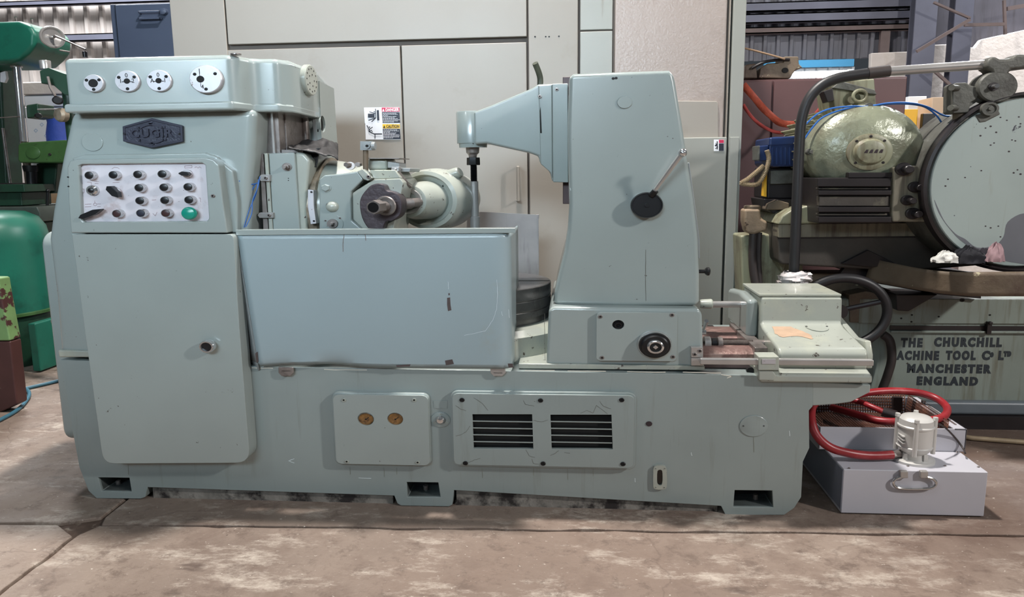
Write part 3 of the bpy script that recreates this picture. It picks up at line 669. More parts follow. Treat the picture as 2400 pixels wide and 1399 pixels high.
# dark gear-shaped flange, arbor nut and shaft along the hob axis
YG = .0
fl_ = smoothpoly(PP([(843, 480), (846, 462), (858, 445), (870, 434), (886, 430), (900, 434), (906, 446), (922, 450), (938, 462), (942, 484), (936, 506), (918, 518), (904, 520), (896, 540), (880, 546), (862, 534), (848, 510)], YG), 3)
mb = MB(); mb.plate(fl_, YG, .09); hf = mb.build('hob_flange', flange, hob, bevel=.004)
c0 = P(875, 486, -.10); ax = Vector((.30, .95, .02)).normalized()
mb = MB(); mb.lathe(c0, ax, [(0, .034), (.045, .034)], 6); mb.mi(1); mb.lathe(c0, ax, [(-.002, .024), (-.001, .024)], 18); mb.mi(0); mb.lathe(c0, ax, [(.04, .024), (.62, .024)], 22)
for k in range(6): mb.lathe(c0, ax, [(.20+k*.012, .024), (.204+k*.012, .030), (.208+k*.012, .024)], 20)
mb.build('hob_arbor', [steel_d, blackm], hob)
cr = c0+ax*.105; mb = MB(); mb.lathe(cr, ax, [(-.018, .048), (-.024, .045), (-.024, .036), (-.010, .034)], 28); mb.build('bearing_ring', steel_d, hob)
# spindle sleeve and bell-shaped rear housing on the same axis
bs = Vector((P(1010, 468, .42).x, .42, P(1010, 468, .42).z)); ax2 = Vector((-.34, -.94, 0)).normalized()
mb = MB(); mb.lathe(bs, ax2, [(.0, .106), (.13, .100), (.18, .084), (.185, .068)], 40); mb.mi(1); mb.lathe(bs, ax2, [(.175, .070), (.19, .066), (.19, .048), (.16, .046)], 36); slv = mb.build('spindle_sleeve', [paint_worn, steel], hob)
mb = MB(); mb.lathe(bs, ax2, [(-.26, .05), (-.25, .11), (-.20, .146), (-.12, .167), (-.05, .173), (.01, .169), (.045, .157), (.05, .138), (.03, .126), (.025, .108)], 56); bell = mb.build('bell_housing', paint_worn, hob)
q = P(1070, 406, .42); mb = MB(); mb.lathe(q, (.75, -.25, .35), [(-.03, .034), (.012, .030), (.02, .024)], 20); mb.build('housing_boss', paint_worn, hob)
for a in (20, -5, -30, 45):
    e = bs+ax2*.030; mb = MB(); mb.disc((e.x+.108*math.cos(R(a)), e.y-.02, e.z+.108*SQ*math.sin(R(a))), .005, .004, seg=8); mb.build('screw_hole', darkhole, bell)
# post with clamp knuckle and the steady block
a = P(857, 352, .10); b = P(857, 402, .10)
mb = MB(); mb.cyl(b, a, .011, seg=14); post = mb.build('stop_post', rusty, hob)
mb = MB(); yy = .08; mb.plate(PP([(844, 331), (872, 331), (872, 352), (844, 352)], yy), yy, .13); mb.lathe(P(872, 342, yy), (1, 0, 0), [(0, .02), (.014, .019)], 20); mb.lathe(P(860, 342, yy), (0, -1, 0), [(0, .015), (.006, .015)], 18); mb.mi(1); mb.lathe(P(860, 342, yy-.006), (0, -1, 0), [(0, .007), (.001, .006)], 12); mb.build('clamp_knuckle', [paint_dark, darkhole], post, bevel=.003)
mb = MB(); yy = .14; mb.plate(PP([(861, 372), (908, 372), (908, 399), (861, 399)], yy), yy, .30); mb.build('steady_block', paint_worn, hob, bevel=.012, seg=3)
mb = MB(); mb.plate(PP([(859, 370), (936, 370), (936, 372), (859, 372)], yy-.03), yy-.03, .30); mb.build('block_lid', steel_d, hob)
mb = MB(); mb.plate(PP([(908, 378), (936, 382), (937, 394), (908, 394)], .12), .12, .24); mb.build('oil_distributor', paint_dark, hob, bevel=.004)
mb = MB(); mb.plate(PP([(917, 391), (935, 391), (935, 402), (917, 402)], .09), .09, .13); mb.lathe(P(926, 397, .09), (0, -1, 0), [(0, .008), (.008, .007)], 6); mb.build('pipe_union', steel, hob, bevel=.002)
mb = MB(); mb.plate(PP([(937, 393), (962, 394), (960, 403), (937, 403)], .14), .14, .34); mb.build('bracket_arm', paint_dark, hob, bevel=.003)
for k in range(2): mb = MB(); mb.tube([P(920+k*10, 400, .10), P(930+k*9, 412, .11), P(942+k*10, 428, .13), P(948+k*14, 436, .2)], .009, 8, smooth=4); mb.build('oil_pipe', [paint_worn, steel_d][k], hob)
mb = MB(); mb.lathe(P(822, 389, .10), (0, -1, .1), [(0, .020), (.01, .020)], 18); mb.lathe(P(818, 386, .09), (-.3, -1, 0), [(0, .012), (.022, .012)], 6); mb.build('clamp_bolt', steel_d, hob)
mb = MB(); mb.lathe(P(842, 386, .12), (0, -1, 0), [(0, .012), (.03, .012)], 6); mb.build('clamp_bolt', steel_d, hob)
# black leather way apron
def apron(u, v):
    px = 676+u*116; py = 338+v*8-10*math.sin(u*2.2)*(1-v)+22*v*u+8*(u > .8)*(u-.8)*5
    p = P(px, py, .36-.33*v+.06*u); n = noise.noise((u*5, v*4, 2))*.016+noise.noise((u*14, v*10, 5))*.006
    return (p.x, p.y, p.z+n)
MB().grid(apron, 30, 16).build('way_apron', leather, H, solid=.004)
mb = MB(); mb.grid(lambda u, v: (lambda p: (p.x, p.y+.02*noise.noise((u*4, v*5, 1)), p.z))(P(712+u*38-v*8, 352+v*34-u*(6-12*v), .13)), 10, 10); mb.build('apron_flap', leather, H, solid=.004)

# ---- splash guard: bent sheet with folded rim, side return and hinge clips
YG2 = -.075
zt_g = Z_(880, 548, YG2); zb_g = Z_(900, 863, YG2)
xlt = X_(556, 548, YG2); xlb = X_(607, 858, YG2); xr = X_(1196, 700, YG2); rad = .045
def gpath(s_, xl):
    """front run, rounded right corner, return towards the back"""
    L1 = xr-rad-xl; L2 = rad*math.pi/2; L3 = .36; d = s_*(L1+L2+L3)
    if d < L1: return (xl+d, YG2)
    if d < L1+L2:
        a = (d-L1)/rad; return (xr-rad+rad*math.sin(a), YG2+rad-rad*math.cos(a))
    return (xr, YG2+rad+(d-L1-L2))
US = [0, .02, .1, .2, .3, .4, .5, .58]+[.60+.02*i for i in range(21)]
def guard_pt(i, t):
    xl = xlb+(xlt-xlb)*t; u = i/60; x, y = gpath(u, xl); z = zb_g+(zt_g-zb_g)*t
    lowleft = max(0, 1-t*9)*max(0, 1-abs(u-.17)*5.5); y += .016*lowleft*math.sin(u*34)+.012*lowleft
    if t < .02: y += .012
    return (x, y, z+.012*lowleft)
mb = MB(); NV = 28
mb.add([guard_pt(i, (j/NV)) for j in range(NV+1) for i in range(61)], [(j*61+i, j*61+i+1, (j+1)*61+i+1, (j+1)*61+i) for j in range(NV) for i in range(60)])
gd = mb.build('splash_guard', mat('guard_enamel', (147, 162, 166), .33, var=.04, vs=1.5, bump=.05, bs=7, chips=((64, 54, 50), .74, 13), col2=((150, 150, 136), .60, .85), cs2=2.3, coat=.2), H, solid=.005)
mb = MB(); x0 = X_(553, 540, YG2-.006); x1 = X_(1208, 540, YG2-.006)
mb.plate([(x0, zt_g-.002), (x1, zt_g+.001), (x1, zt_g+S_(12, YG2)), (x0, zt_g+S_(11.5, YG2))], YG2-.008, YG2+.004)
mb.box(x0, x1, YG2-.008, YG2+.03, zt_g+S_(10.5, YG2), zt_g+S_(12, YG2)); mb.build('guard_rim', paint, gd, bevel=.002)
# grey side return between door and guard
mb = MB(); mb.grid(lambda u, v: (lambda a, b: tuple(a+(b-a)*v))(P(540+14*u, 558-8*u, .06-.13*u), P(574+30*u, 836+14*u, .06-.13*u)), 6, 10); mb.build('guard_return', paint_dark, gd, solid=.004)
mb = MB(); mb.grid(lambda u, v: (lambda a, b: tuple(a+(b-a)*v))(P(574+30*u, 836+12*u, .06-.12*u), P(580+28*u, 868, .06-.10*u)), 4, 3); mb.build('guard_return', paint_dark, gd, solid=.004)
mb = MB(); mb.box(X_(555, 535, .02), X_(572, 535, .02), -.03, .04, zt_g, zt_g+.02); mb.build('corner_tab', blackm, gd)
for px, m in ((670, steel_d), (1167, steel)):
    mb = MB(); yy = FB-.022; mb.plate(smoothpoly(PP([(px-18, 860), (px+17, 861), (px+18, 874), (px+10, 882), (px-10, 882), (px-18, 874)], yy), 1), yy, yy+.008); mb.box(X_(px-12, 862, yy), X_(px+12, 862, yy), yy, FB+.03, ZB-.002, ZB+.006)
    mb.build('hinge_clip', m, gd, bevel=.003)
# paint lost where the guard was knocked
scar = mat('bare_scar', (78, 66, 64), .6, var=.15, vs=30)
for poly in ([(1048, 698), (1055, 697), (1056, 715), (1058, 727), (1050, 729), (1048, 714)], [(1043, 845), (1060, 842), (1064, 853), (1045, 856)], [(928, 856), (962, 854), (960, 859), (930, 860)], [(1190, 852), (1202, 852), (1203, 861), (1192, 862)], [(598, 828), (604, 824), (606, 848), (601, 850)], [(1051, 687), (1054, 687), (1054, 692), (1051, 692)]):
    yy = YG2-.0032; mb = MB(); mb.plate(PP(poly, yy), yy, yy+.0005); mb.build('bare_spot', scar, gd)

# ---- round table, its base and the work arbor
TC = Vector((P(1117, 658, .45).x, .45, P(1117, 658, .45).z)); TR = X_(1291, 660, .45)-TC.x
mb = MB(); mb.lathe((TC.x, TC.y, TC.z-.16), (0, 0, 1), [(0, TR*.97), (.03, TR*.97), (.03, TR), (.055, TR), (.058, TR*.992), (.062, TR), (.10, TR), (.103, TR*.992), (.107, TR), (.157, TR), (.16, TR-.004)], 72)
tb = mb.build('rotary_table', mat('machined_cast_iron', (112, 110, 110), .34, .7, var=.15, vs=20, col2=((52, 46, 42), .55, .8), cs2=6), H)
for a in (0, 60, 120):
    mb = MB(); ca, sa = math.cos(R(a)), math.sin(R(a)); l = TR*.985; w_ = .008; z = TC.z+.0008
    mb.add([(TC.x+ca*l-sa*w_, TC.y+sa*l+ca*w_, z), (TC.x-ca*l-sa*w_, TC.y-sa*l+ca*w_, z), (TC.x-ca*l+sa*w_, TC.y-sa*l-ca*w_, z), (TC.x+ca*l+sa*w_, TC.y+sa*l-ca*w_, z)], [(0, 1, 2, 3)]); mb.build('tee_slot', darkhole, tb)
mb = MB(); mb.lathe((TC.x, TC.y, ZB), (0, 0, 1), [(0, .43), (.04, .43), (.11, .425), (.135, .40), (TC.z-.16-ZB, .36)], 64); mb.build('table_base', paint_worn, H)
mb = MB(); mb.lathe((TC.x, TC.y, TC.z), (0, 0, 1), [(0, .085), (.03, .08), (.05, .05), (.05, .03)], 32); mb.build('centre_bush', rusty, tb)
xar = X_(1113, 480, .45)
zz = lambda py: Z_(1113, py, .45)
rr = lambda n: S_(n, .45)
mb = MB(); mb.lathe((xar, .45, TC.z+.03), (0, 0, 1), [(0, rr(13)), (zz(508)-TC.z-.03, rr(12)), (zz(507)-TC.z-.03, rr(9.5)), (zz(425)-TC.z-.03, rr(9))], 24); mb.build('work_arbor', steel, H)
mb = MB(); pr = []; n = 26; za, zc = zz(425), zz(386)
for i in range(n): pr += [(za+(zc-za)*i/n, rr(7)), (za+(zc-za)*(i+.5)/n, rr(8.2))]
mb.lathe((xar-.002, .45, 0), (0, 0, 1), pr, 18); mb.build('arbor_thread', blackm, H)
mb = MB(); mb.lathe((xar-.003, .45, zz(387)), (0, 0, 1), [(0, rr(15.5)), (.003, rr(16)), (zz(369)-zz(387), rr(15.5))], 6); mb.build('arbor_nut', blackm, H, bevel=.002)
mb = MB(); mb.lathe((xar-.005, .45, zz(369)), (0, 0, 1), [(0, rr(9)), (.012, rr(10)), (zz(358)-zz(369), rr(15)), (zz(344)-zz(369), rr(16))], 24); mb.build('live_centre', steel_d, H)

# splash plate standing behind the arbor
yy = .86; mb = MB(); mb.plate(PP([(1094, 499), (1130, 496), (1256, 503), (1262, 503), (1264, 720), (1094, 720)], yy), yy, yy+.006); mb.plate(PP([(1256, 503), (1263, 503), (1263, 512), (1256, 512)], yy-.01), yy-.01, yy+.02); mb.build('rear_splash_plate', mat('grimy_white_sheet', (168, 162, 160), .5, var=.12, vs=7, streak=((96, 86, 82), .55, .85), chips=((60, 52, 50), .70, 26)), H)

# ---- tailstock column with base, lever and overarm
YT = .06
col_px = [(1334, 176), (1345, 172), (1450, 168), (1568, 164), (1578, 170), (1583, 190), (1598, 280), (1613, 380), (1627, 470), (1637, 560), (1640, 640), (1640, 706), (1636, 717), (1470, 719), (1302, 716), (1296, 706), (1300, 680), (1312, 630), (1322, 590), (1330, 540), (1334, 480), (1332, 400), (1330, 300)]
mb = MB(); mb.plate(PP(col_px, YT), YT, .70); tcol = mb.build('tailstock_column', paint, H, bevel=.026, seg=4, angle=40)
mb = MB(); mb.box(X_(1319, 300, .40), X_(1336, 300, .40), .40, .62, Z_(1325, 478, .40), Z_(1325, 180, .40)); mb.build('column_way', mat('maroon_oiled_way', (70, 56, 56), .4, .4, var=.2, vs=9), tcol, bevel=.003)
c = P(1464, 240, YT); mb = MB(); mb.lathe(c, (0, -1, 0), [(0, S_(17, YT)), (.004, S_(17, YT)), (.006, S_(16, YT))], 28); mb.build('blanking_disc', paint, tcol)
for px, py in ((1437, 184), (1444, 183)): c = P(px, py, YT-.0005); mb = MB(); mb.disc(c, .006, .001, seg=8); mb.build('paint_mark', ink, tcol)
mb = MB(); mb.plate(PP([(1612, 382), (1616, 380), (1640, 560), (1641, 605), (1637, 607)], .12), .12, .50); mb.build('side_cover_strip', paint_dark, tcol, bevel=.003)
c = P(1636, 636, .20); mb = MB(); mb.cyl((c.x-.03, .2, c.z), (c.x+.03, .2, c.z), .008); mb.lathe((c.x+.028, .2, c.z), (1, 0, 0), [(0, .014), (.008, .022), (.016, .022), (.020, .016)], 18); mb.build('clamp_knob', black, tcol)
# lever
c = P(1514, 480, YT); r = S_(37, YT-.04)
mb = MB(); mb.lathe(c, (0, -1, 0), [(0, r*.9), (.018, r), (.040, r), (.046, r*.95), (.046, r*.90), (.042, r*.88), (.042, r*.16), (.047, r*.15), (.047, r*.05)], 40); hub = mb.build('lever_hub', black, tcol, bevel=0)
e = P(1600, 358, YT-.13); s0 = P(1533, 449, YT-.052)
mb = MB(); mb.tube([s0, e], .008, 12, rf=lambda t: .0075+.0025*t); mb.build('lever_rod', steel, hub); mb = MB(); mb.ball(e, S_(10, YT-.13), 18); mb.build('lever_ball', chrome, hub)
mb = MB(); mb.lathe(s0-(e-s0).normalized()*.02, (e-s0), [(0, .014), (.03, .013)], 12); mb.build('lever_socket', blackm, hub)
# overarm bracket
YA = .36
arm = [(1110, 262), (1150, 247), (1245, 207), (1262, 197), (1330, 195), (1331, 427), (1294, 426), (1290, 408), (1283, 396), (1265, 382), (1262, 366), (1240, 358), (1140, 336), (1112, 338)]
mb = MB(); mb.plate(PP(arm, YA), YA, YA+.18); arm_o = mb.build('overarm_bracket', paint, H, bevel=.010, seg=3)
mb = MB(); mb.plate(PP([(1294, 196), (1331, 195), (1332, 428), (1296, 427)], YA-.016), YA-.016, YA+.2); mb.build('overarm_slide', paint, arm_o, bevel=.004)
mb = MB(); mb.plate(PP([(1262, 200), (1294, 198), (1295, 418), (1290, 404), (1267, 384)], YA-.008), YA-.008, YA+.1); mb.build('overarm_rib', paint, arm_o, bevel=.004)
bc = Vector((X_(1106, 300, .45), .45, 0)); rb = S_(35, .45)
mb = MB(); mb.lathe((bc.x, .45, zz(336)), (0, 0, 1), [(0, rb), (zz(263)-zz(336)-.004, rb*1.02), (zz(262)-zz(336), rb*.97)], 36); mb.lathe((bc.x+.004, .45, zz(346)), (0, 0, 1), [(0, rb*.92), (zz(336)-zz(346)+.004, rb*.95)], 36); mb.build('overarm_boss', paint, arm_o)
for px, py, rp in ((1305, 210, 4), (1265, 226, 5)): inst(sock, P(px, py, YA-.016), arm_o, scale=(.8, .7, .8))
mb = MB(); mb.plate(PP([(1267, 250), (1269, 290), (1270, 312), (1266, 312), (1265, 260)], YA-.009), YA-.0095, YA-.004); mb.build('casting_groove', darkhole, arm_o)
mb = MB(); mb.tube([P(1266, 200, .44), P(1266, 184, .44), P(1262, 168, .43), P(1254, 148, .41)], .013, 12, smooth=6); mb.build('coolant_pipe_stub', mat('grimy_pipe', (70, 74, 62), .5, .3, var=.25, vs=20), arm_o)

# tailstock base on the bed
YB = .0
base_px = [(1286, 724), (1300, 719), (1470, 722), (1640, 724), (1646, 738), (1650, 862), (1280, 856)]
mb = MB(); mb.plate(PP(base_px, YB), YB, .78); tbase = mb.build('tailstock_base', paint, H, bevel=.014, seg=3)
mb = MB(); mb.plate(PP([(1215, 852), (1652, 858), (1652, 868), (1215, 864)], YB-.012), YB-.012, .70); mb.build('saddle_strip', paint_worn, H, bevel=.003)
yy = YB-.022; mb = MB(); mb.plate(prect(1398, 733, 1587, 846, yy, .018), yy, YB+.002, [circ(1449, 761, yy, 14)]); tpl = mb.build('cover_plate', paint, tbase, bevel=.005)
for px, py in ((1407, 742), (1575, 738), (1411, 838), (1577, 836)): inst(sock, P(px, py, yy), tpl, scale=(.9, .4, .9))
c = P(1449, 761, YB); mb = MB(); mb.lathe(c, (0, -1, 0), [(0, S_(14, yy)), (.002, S_(14, yy))], 24); mb.lathe(c, (0, -1, 0), [(0, S_(9, yy)), (.016, S_(9, yy)), (.016, S_(5.5, yy)), (.004, S_(5, yy))], 20); mb.build('square_drive', blackm, tpl)
c = P(1533, 806, yy); r = S_(41, yy); mb = MB()
mb.lathe(c, (0, -1, 0), [(0, r), (.010, r), (.020, r*.93)], 44); mb.mi(1); mb.lathe(c, (0, -1, 0), [(.020, r*.92), (.030, r*.90), (.030, r*.80), (.040, r*.78), (.044, r*.70), (.044, r*.5)], 44)
mb.mi(0); mb.lathe(c, (0, -1, 0), [(.04, r*.48), (.058, r*.47), (.060, r*.42), (.060, r*.34), (.05, r*.33)], 32); mb.mi(1); mb.lathe(c, (0, -1, 0), [(.050, r*.34), (.052, r*.3)], 24); mb.mi(0)
mb.lathe((c.x, c.y-.05, c.z), (0, -1, 0), [(0, r*.16), (.008, r*.15)], 4); mb.build('graduated_dial', [chrome, black], tpl)
yy = YB-.03; mb = MB(); mb.plate(PP([(1620, 814), (1648, 814), (1648, 838), (1620, 838)], yy), yy, YB+.005); mb.plate(PP([(1620, 839), (1648, 839), (1648, 857), (1620, 857)], yy), yy, YB+.005); blk = mb.build('rail_clamp', steel, tbase, bevel=.002)
for px, py in ((1640, 822), (1628, 830)): inst(sock, P(px, py, yy), blk, scale=(.85, .5, .85))

# ---- feed drive at the right-hand end
YR = .45
mb = MB(); mb.lathe(P(1640, 712, YR), (1, 0, 0), [(0, .022), (.01, .026), (.05, .028), (.055, .024)], 20); mb.build('rod_collar', paint_worn, H)
mb = MB(); mb.cyl(P(1660, 713, YR), P(1790, 713, YR), S_(7.5, YR), seg=18); mb.build('guide_rod', steel, H)
ysc = .22
mb = MB(); a = P(1650, 803, ysc); b = P(1790, 803, ysc); L_ = (b-a).length; pr = []; n = 44
for i in range(n): t_ = .035+(L_*.80-.035)*i/n; dt = (L_*.80-.035)/n; pr += [(t_, .0125), (t_+dt*.5, .0165)]
mb.lathe(a, (1, 0, 0), [(0, .012)]+pr+[(L_*.81, .012), (L_*.81, .018), (L_*1.05, .018)], 16); mb.build('lead_screw', steel_d, H)
for t_, r_, w_, m in ((0, .033, .026, steel), (.030, .026, .022, blackm), (.055, .030, .02, steel_d)): mb = MB(); mb.lathe(a+Vector((t_, 0, 0)), (1, 0, 0), [(0, r_), (w_*.9, r_), (w_, r_*.9)], 24); mb.build('screw_collar', m, H)
mb = MB(); q = P(1648, 778, .1); e = P(1656, 752, .06); mb.tube([q, e], .007, 10, rf=lambda t: .006+.003*t); mb.lathe(q, (1, 0, 0), [(-.015, .014), (.01, .014)], 12); mb.build('clamp_lever', chrome, H)
# bed slideways beyond the tailstock
zw = ZB+.03
for y0, y1, m in ((.12, .30, rustway), (.42, .62, rustway)):
    xA = X_(1600, 830, y0); xB = X_(1770, 830, y0); mb = MB()
    mb.plate([(y0, ZB-.01), (y1, ZB-.01), (y1, zw+.012), (y1-.03, zw+.03), (y0+.03, zw+.03), (y0, zw+.012)], xA, xB, frame=lambda a, b, c: (c, a, b)); mb.build('bed_way', m, H, bevel=.003)
mb = MB(); mb.box(X_(1610, 850, .0), X_(1770, 850, .0), .05, .9, ZB-.03, ZB+.004); mb.build('bed_deck', oilblack, H)
mb = MB(); mb.box(X_(1743, 790, .3), X_(1772, 790, .3), .10, .60, ZB, zw+.045); mb.build('way_stop_block', steel_d, H, bevel=.004)
mb = MB(); mb.lathe(P(1757, 866, .02), (0, -1, 0), [(0, .016), (.016, .015)], 10); mb.build('stop_bolt', blackm, H)
# stepped housing: profile in (y, z) extruded along the bed
yb, yt_, y1, y2 = .62, .30, .12, -.01
za_ = Z_(1870, 674, yb); zt_ = Z_(1870, 696, yt_); zm = Z_(1870, 764, yt_-.02); zs = Z_(1900, 822, y2); zl = Z_(1900, 866, y2)
pf = [(yb, zl), (yb, zt_), (yt_, zt_), (yt_-.012, zm+.012), (yt_-.045, zm), (y2+.02, zs+.006), (y2, zs-.012), (y2, zl)]
xL = X_(1783, 700, yt_); xR = X_(1975, 700, yt_)
mb = MB(); mb.plate(pf, xL, xR, frame=lambda a, b, c: (c, a, b)); dh = mb.build('drive_housing', paint_worn, H, bevel=.012, seg=3)
mb = MB(); mb.box(xL-.006, xR-.004, yt_+.004, yb, zt_+.001, zt_+.012); mb.build('top_lid', paint_worn, dh, bevel=.003)
mb = MB(); mb.plate([(yb, zl+.02), (yb, zt_-.05), (yt_+.05, zm+.02), (.16, zm-.02), (y2+.05, zs+.03), (y2+.02, zs-.02), (y2+.02, zl)], xR+.001, xR+.026, frame=lambda a, b, c: (c, a, b)); mb.build('end_cover', paint_worn, dh, bevel=.006)
mb = MB(); mb.plate([(yt_+.02, zl+.05), (yb+.1, zl+.05), (yb+.12, zt_-.03), (yt_+.2, zt_-.005), (yt_+.02, zt_-.015)], xL-.05, xL-.001, frame=lambda a, b, c: (c, a, b)); mb.build('belt_cover', paint, dh, bevel=.02, seg=3)
# round cover and bare primer on the sloping face
ps0 = Vector((0, yt_-.045, zm)); ps1 = Vector((0, y2+.02, zs+.006)); dvv = (ps1-ps0).normalized(); nn = Vector((0, dvv.z, -dvv.y)); nn = nn if nn.z > 0 else -nn
def slope(px, py):
    d = ray(px, py); t_ = (ps0-CAM).dot(nn)/d.dot(nn); return CAM+d*t_
cc = slope(1914, 767); rx = (slope(1940, 767)-cc).length; ry = (slope(1914, 757)-cc).length
mb = MB(); n = 32
top = [cc+Vector((1, 0, 0))*rx*math.cos(2*math.pi*i/n)+dvv*ry*math.sin(2*math.pi*i/n)+nn*.004 for i in range(n)]
mb.add(top+[q-nn*.006 for q in top], [tuple(range(n))]+[(i, (i+1) % n, n+(i+1) % n, n+i) for i in range(n)]); rcov = mb.build('inspection_disc', paint_worn, dh)
for px in (1890, 1938): q = slope(px, 767)+nn*.0045; mb = MB(); mb.lathe(q, nn, [(0, .005), (.001, .004)], 8); mb.build('disc_screw', darkhole, rcov)
mb = MB(); q = smoothpoly([tuple(slope(a, b)) for a, b in ((1812, 762), (1838, 759), (1858, 768), (1880, 776), (1900, 785), (1904, 795), (1870, 788), (1835, 790), (1818, 782))], 4)
pts = [Vector(a)+nn*.0012+Vector((.012*noise.noise((i*1.7, 0, 0)), 0, 0))+dvv*.012*noise.noise((i*1.3, 5, 0)) for i, a in enumerate(q)]; mb.add(pts, [tuple(range(len(pts)))]); mb.build('primer_patch', primer, dh)
# tray lip under the housing and round rail
mb = MB(); x0 = X_(1782, 880, FB-.03); x1 = X_(2046, 880, FB-.03)
mb.plate([(FB-.03, Z_(1900, 897, FB-.03)), (FB-.03, Z_(1900, 880, FB-.03)), (.0, ZB+.022), (.62, ZB+.022), (.62, ZB-.04)], x0, x1, frame=lambda a, b, c: (c, a, b)); tray = mb.build('chip_tray', paint_worn, H, bevel=.008)
mb = MB(); mb.box(x0+.12, x1-.03, .005, .03, ZB+.021, ZB+.05); mb.build('tray_upstand', paint_worn, tray, bevel=.003)
yr = -.055; mb = MB(); a = P(1640, 846, yr); b = P(2046, 848, yr); mb.box(a.x, b.x, yr-.012, yr+.012, a.z-.012, a.z+.012); mb.build('stop_rail', steel, H, bevel=.005)
yy = yr-.02; mb = MB(); mb.plate(PP([(1778, 836), (1826, 836), (1826, 868), (1778, 868)], yy), yy, .0); rk = mb.build('rail_bracket', paint_worn, H, bevel=.003)
mb = MB(); mb.plate(PP([(1786, 842), (1818, 842), (1818, 853), (1786, 853)], yy-.003), yy-.003, yy+.004); mb.build('bracket_label', alu, rk)
mb = MB(); mb.plate(PP([(1778, 868), (1812, 868), (1820, 880), (1816, 893), (1778, 892)], FB-.034), FB-.034, .02); mb.build('bracket_foot', paint_worn, H, bevel=.006)

# ---- covers on the bed front
yy = FB-.024; mb = MB(); mb.plate(prect(780, 921, 1008, 1091, yy, .03), yy, FB+.002); mb.build('panel_frame', paint_bed, bed, bevel=.006, seg=3)
yy = FB-.036; mb = MB(); mb.plate(prect(784, 926, 1005, 1089, yy, .026), yy, FB-.022, [circ(857, 982, yy, 21), circ(926, 982, yy, 20)]); gp = mb.build('gauge_panel', paint, bed, bevel=.004)
for px, py in ((806, 937), (971, 937), (813, 1081), (979, 1083)): inst(sock_p, P(px, py, yy), gp)
for px in (857, 926):
    c = P(px+1, 982, FB-.0245); mb = MB(); mb.lathe(c, (0, -1, 0), [(0, S_(19, yy)), (.002, S_(19, yy)), (.0035, S_(15, yy)), (.003, .001)], 26); mb.mi(1); mb.lathe((c.x, c.y-.003, c.z), (0, -1, 0), [(0, .004), (.003, .003)], 10)
    mb.add([(c.x, c.y-.0045, c.z), (c.x+.012, c.y-.0045, c.z+.010), (c.x+.014, c.y-.0045, c.z+.008), (c.x+.001, c.y-.0045, c.z-.002)], [(0, 1, 2, 3)]); mb.build('sight_gauge', [amber, darkhole], gp)
c = P(1033, 983, FB); mb = MB(); mb.lathe(c, (0, -1, 0), [(0, S_(24, FB)), (.004, S_(24, FB)), (.005, S_(22, FB))], 30); mb.mi(1); mb.lathe(c, (0, -1, 0), [(.004, S_(13.5, FB)), (.010, S_(13, FB)), (.018, S_(8, FB)), (.020, .001)], 24); lk = mb.build('push_knob', [paint_bed, chrome], bed)
for a in (90, 210, 330): inst(sock_p, Vector((c.x+.028*math.cos(R(a)), c.y-.004, c.z+.028*SQ*math.sin(R(a)))), lk, scale=(.6, .5, .6))
mb = MB(); mb.plate(PP([(1016, 939), (1049, 939), (1048, 957), (1017, 957)], FB-.002), FB-.002, FB+.001); mb.build('painted_label', paint_bed, bed)
yy = FB-.024; mb = MB(); mb.plate(prect(1058, 919, 1490, 1096, yy, .03), yy, FB+.002, [PP([(1100, 965), (1445, 965), (1448, 1058), (1103, 1058)], yy)]); mb.build('panel_frame', paint_bed, bed, bevel=.006, seg=3)
yy = FB-.036; v1 = [(1107, 971), (1247, 971), (1250, 1052), (1110, 1051)]; v2 = [(1290, 972), (1433, 972), (1436, 1053), (1293, 1052)]
mb = MB(); mb.plate(prect(1062, 925, 1486, 1093, yy, .024), yy, FB-.020, [PP(v1, yy), PP(v2, yy)]); vp = mb.build('vent_panel', paint_bed, bed, bevel=.004)
for px, py in ((1083, 937), (1267, 938), (1457, 937), (1091, 1085), (1273, 1086), (1460, 1087)): inst(sock_b, P(px, py, yy), vp, scale=(1.1, .8, 1.1))
for v_ in (v1, v2):
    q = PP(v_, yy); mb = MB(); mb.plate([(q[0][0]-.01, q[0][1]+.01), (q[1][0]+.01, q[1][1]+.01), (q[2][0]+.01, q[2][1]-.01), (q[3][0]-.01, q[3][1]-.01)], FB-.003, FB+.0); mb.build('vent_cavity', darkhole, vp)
    for k in range(4):
        t_ = (k+1)/5; z = q[0][1]+(q[3][1]-q[0][1])*t_; mb = MB(); x0, x1 = q[0][0]-.002, q[1][0]+.004
        mb.plate([(yy+.001, z+.003), (yy+.001, z-.002), (yy+.012, z-.007), (yy+.012, z-.002)], x0, x1, frame=lambda a, b, c: (c, a, b)); mb.build('louvre_slat', paint_bed, vp, bevel=.001)
yy = FB-.014; mb = MB(); mb.plate(smoothpoly(PP([(1533, 1094), (1547, 1091), (1560, 1094), (1563, 1110), (1563, 1140), (1556, 1147), (1537, 1147), (1531, 1140), (1531, 1110)], yy), 2), yy, FB+.001, [smoothpoly(PP([(1541, 1104), (1547, 1101), (1552, 1104), (1553, 1120), (1552, 1134), (1547, 1138), (1541, 1134), (1540, 1120)], yy), 2)])
lg = mb.build('oil_level_gauge', paint_worn, bed, bevel=.003); mb = MB(); mb.plate(PP([(1538, 1100), (1556, 1100), (1556, 1140), (1538, 1140)], FB-.004), FB-.004, FB); mb.build('gauge_glass', mat('dark_glass', (18, 18, 18), .1, var=.1), lg)
for px, py in ((1537, 1098), (1558, 1098), (1537, 1142), (1557, 1142)): inst(sock_p, P(px, py, yy), lg, scale=(.4, .5, .4))
c = P(1766, 998, FB); mb = MB(); mb.lathe(c, (0, -1, 0), [(0, S_(33, FB)), (.003, S_(33, FB)), (.004, S_(32, FB))], 34); bd = mb.build('blanking_disc', paint_bed, bed)
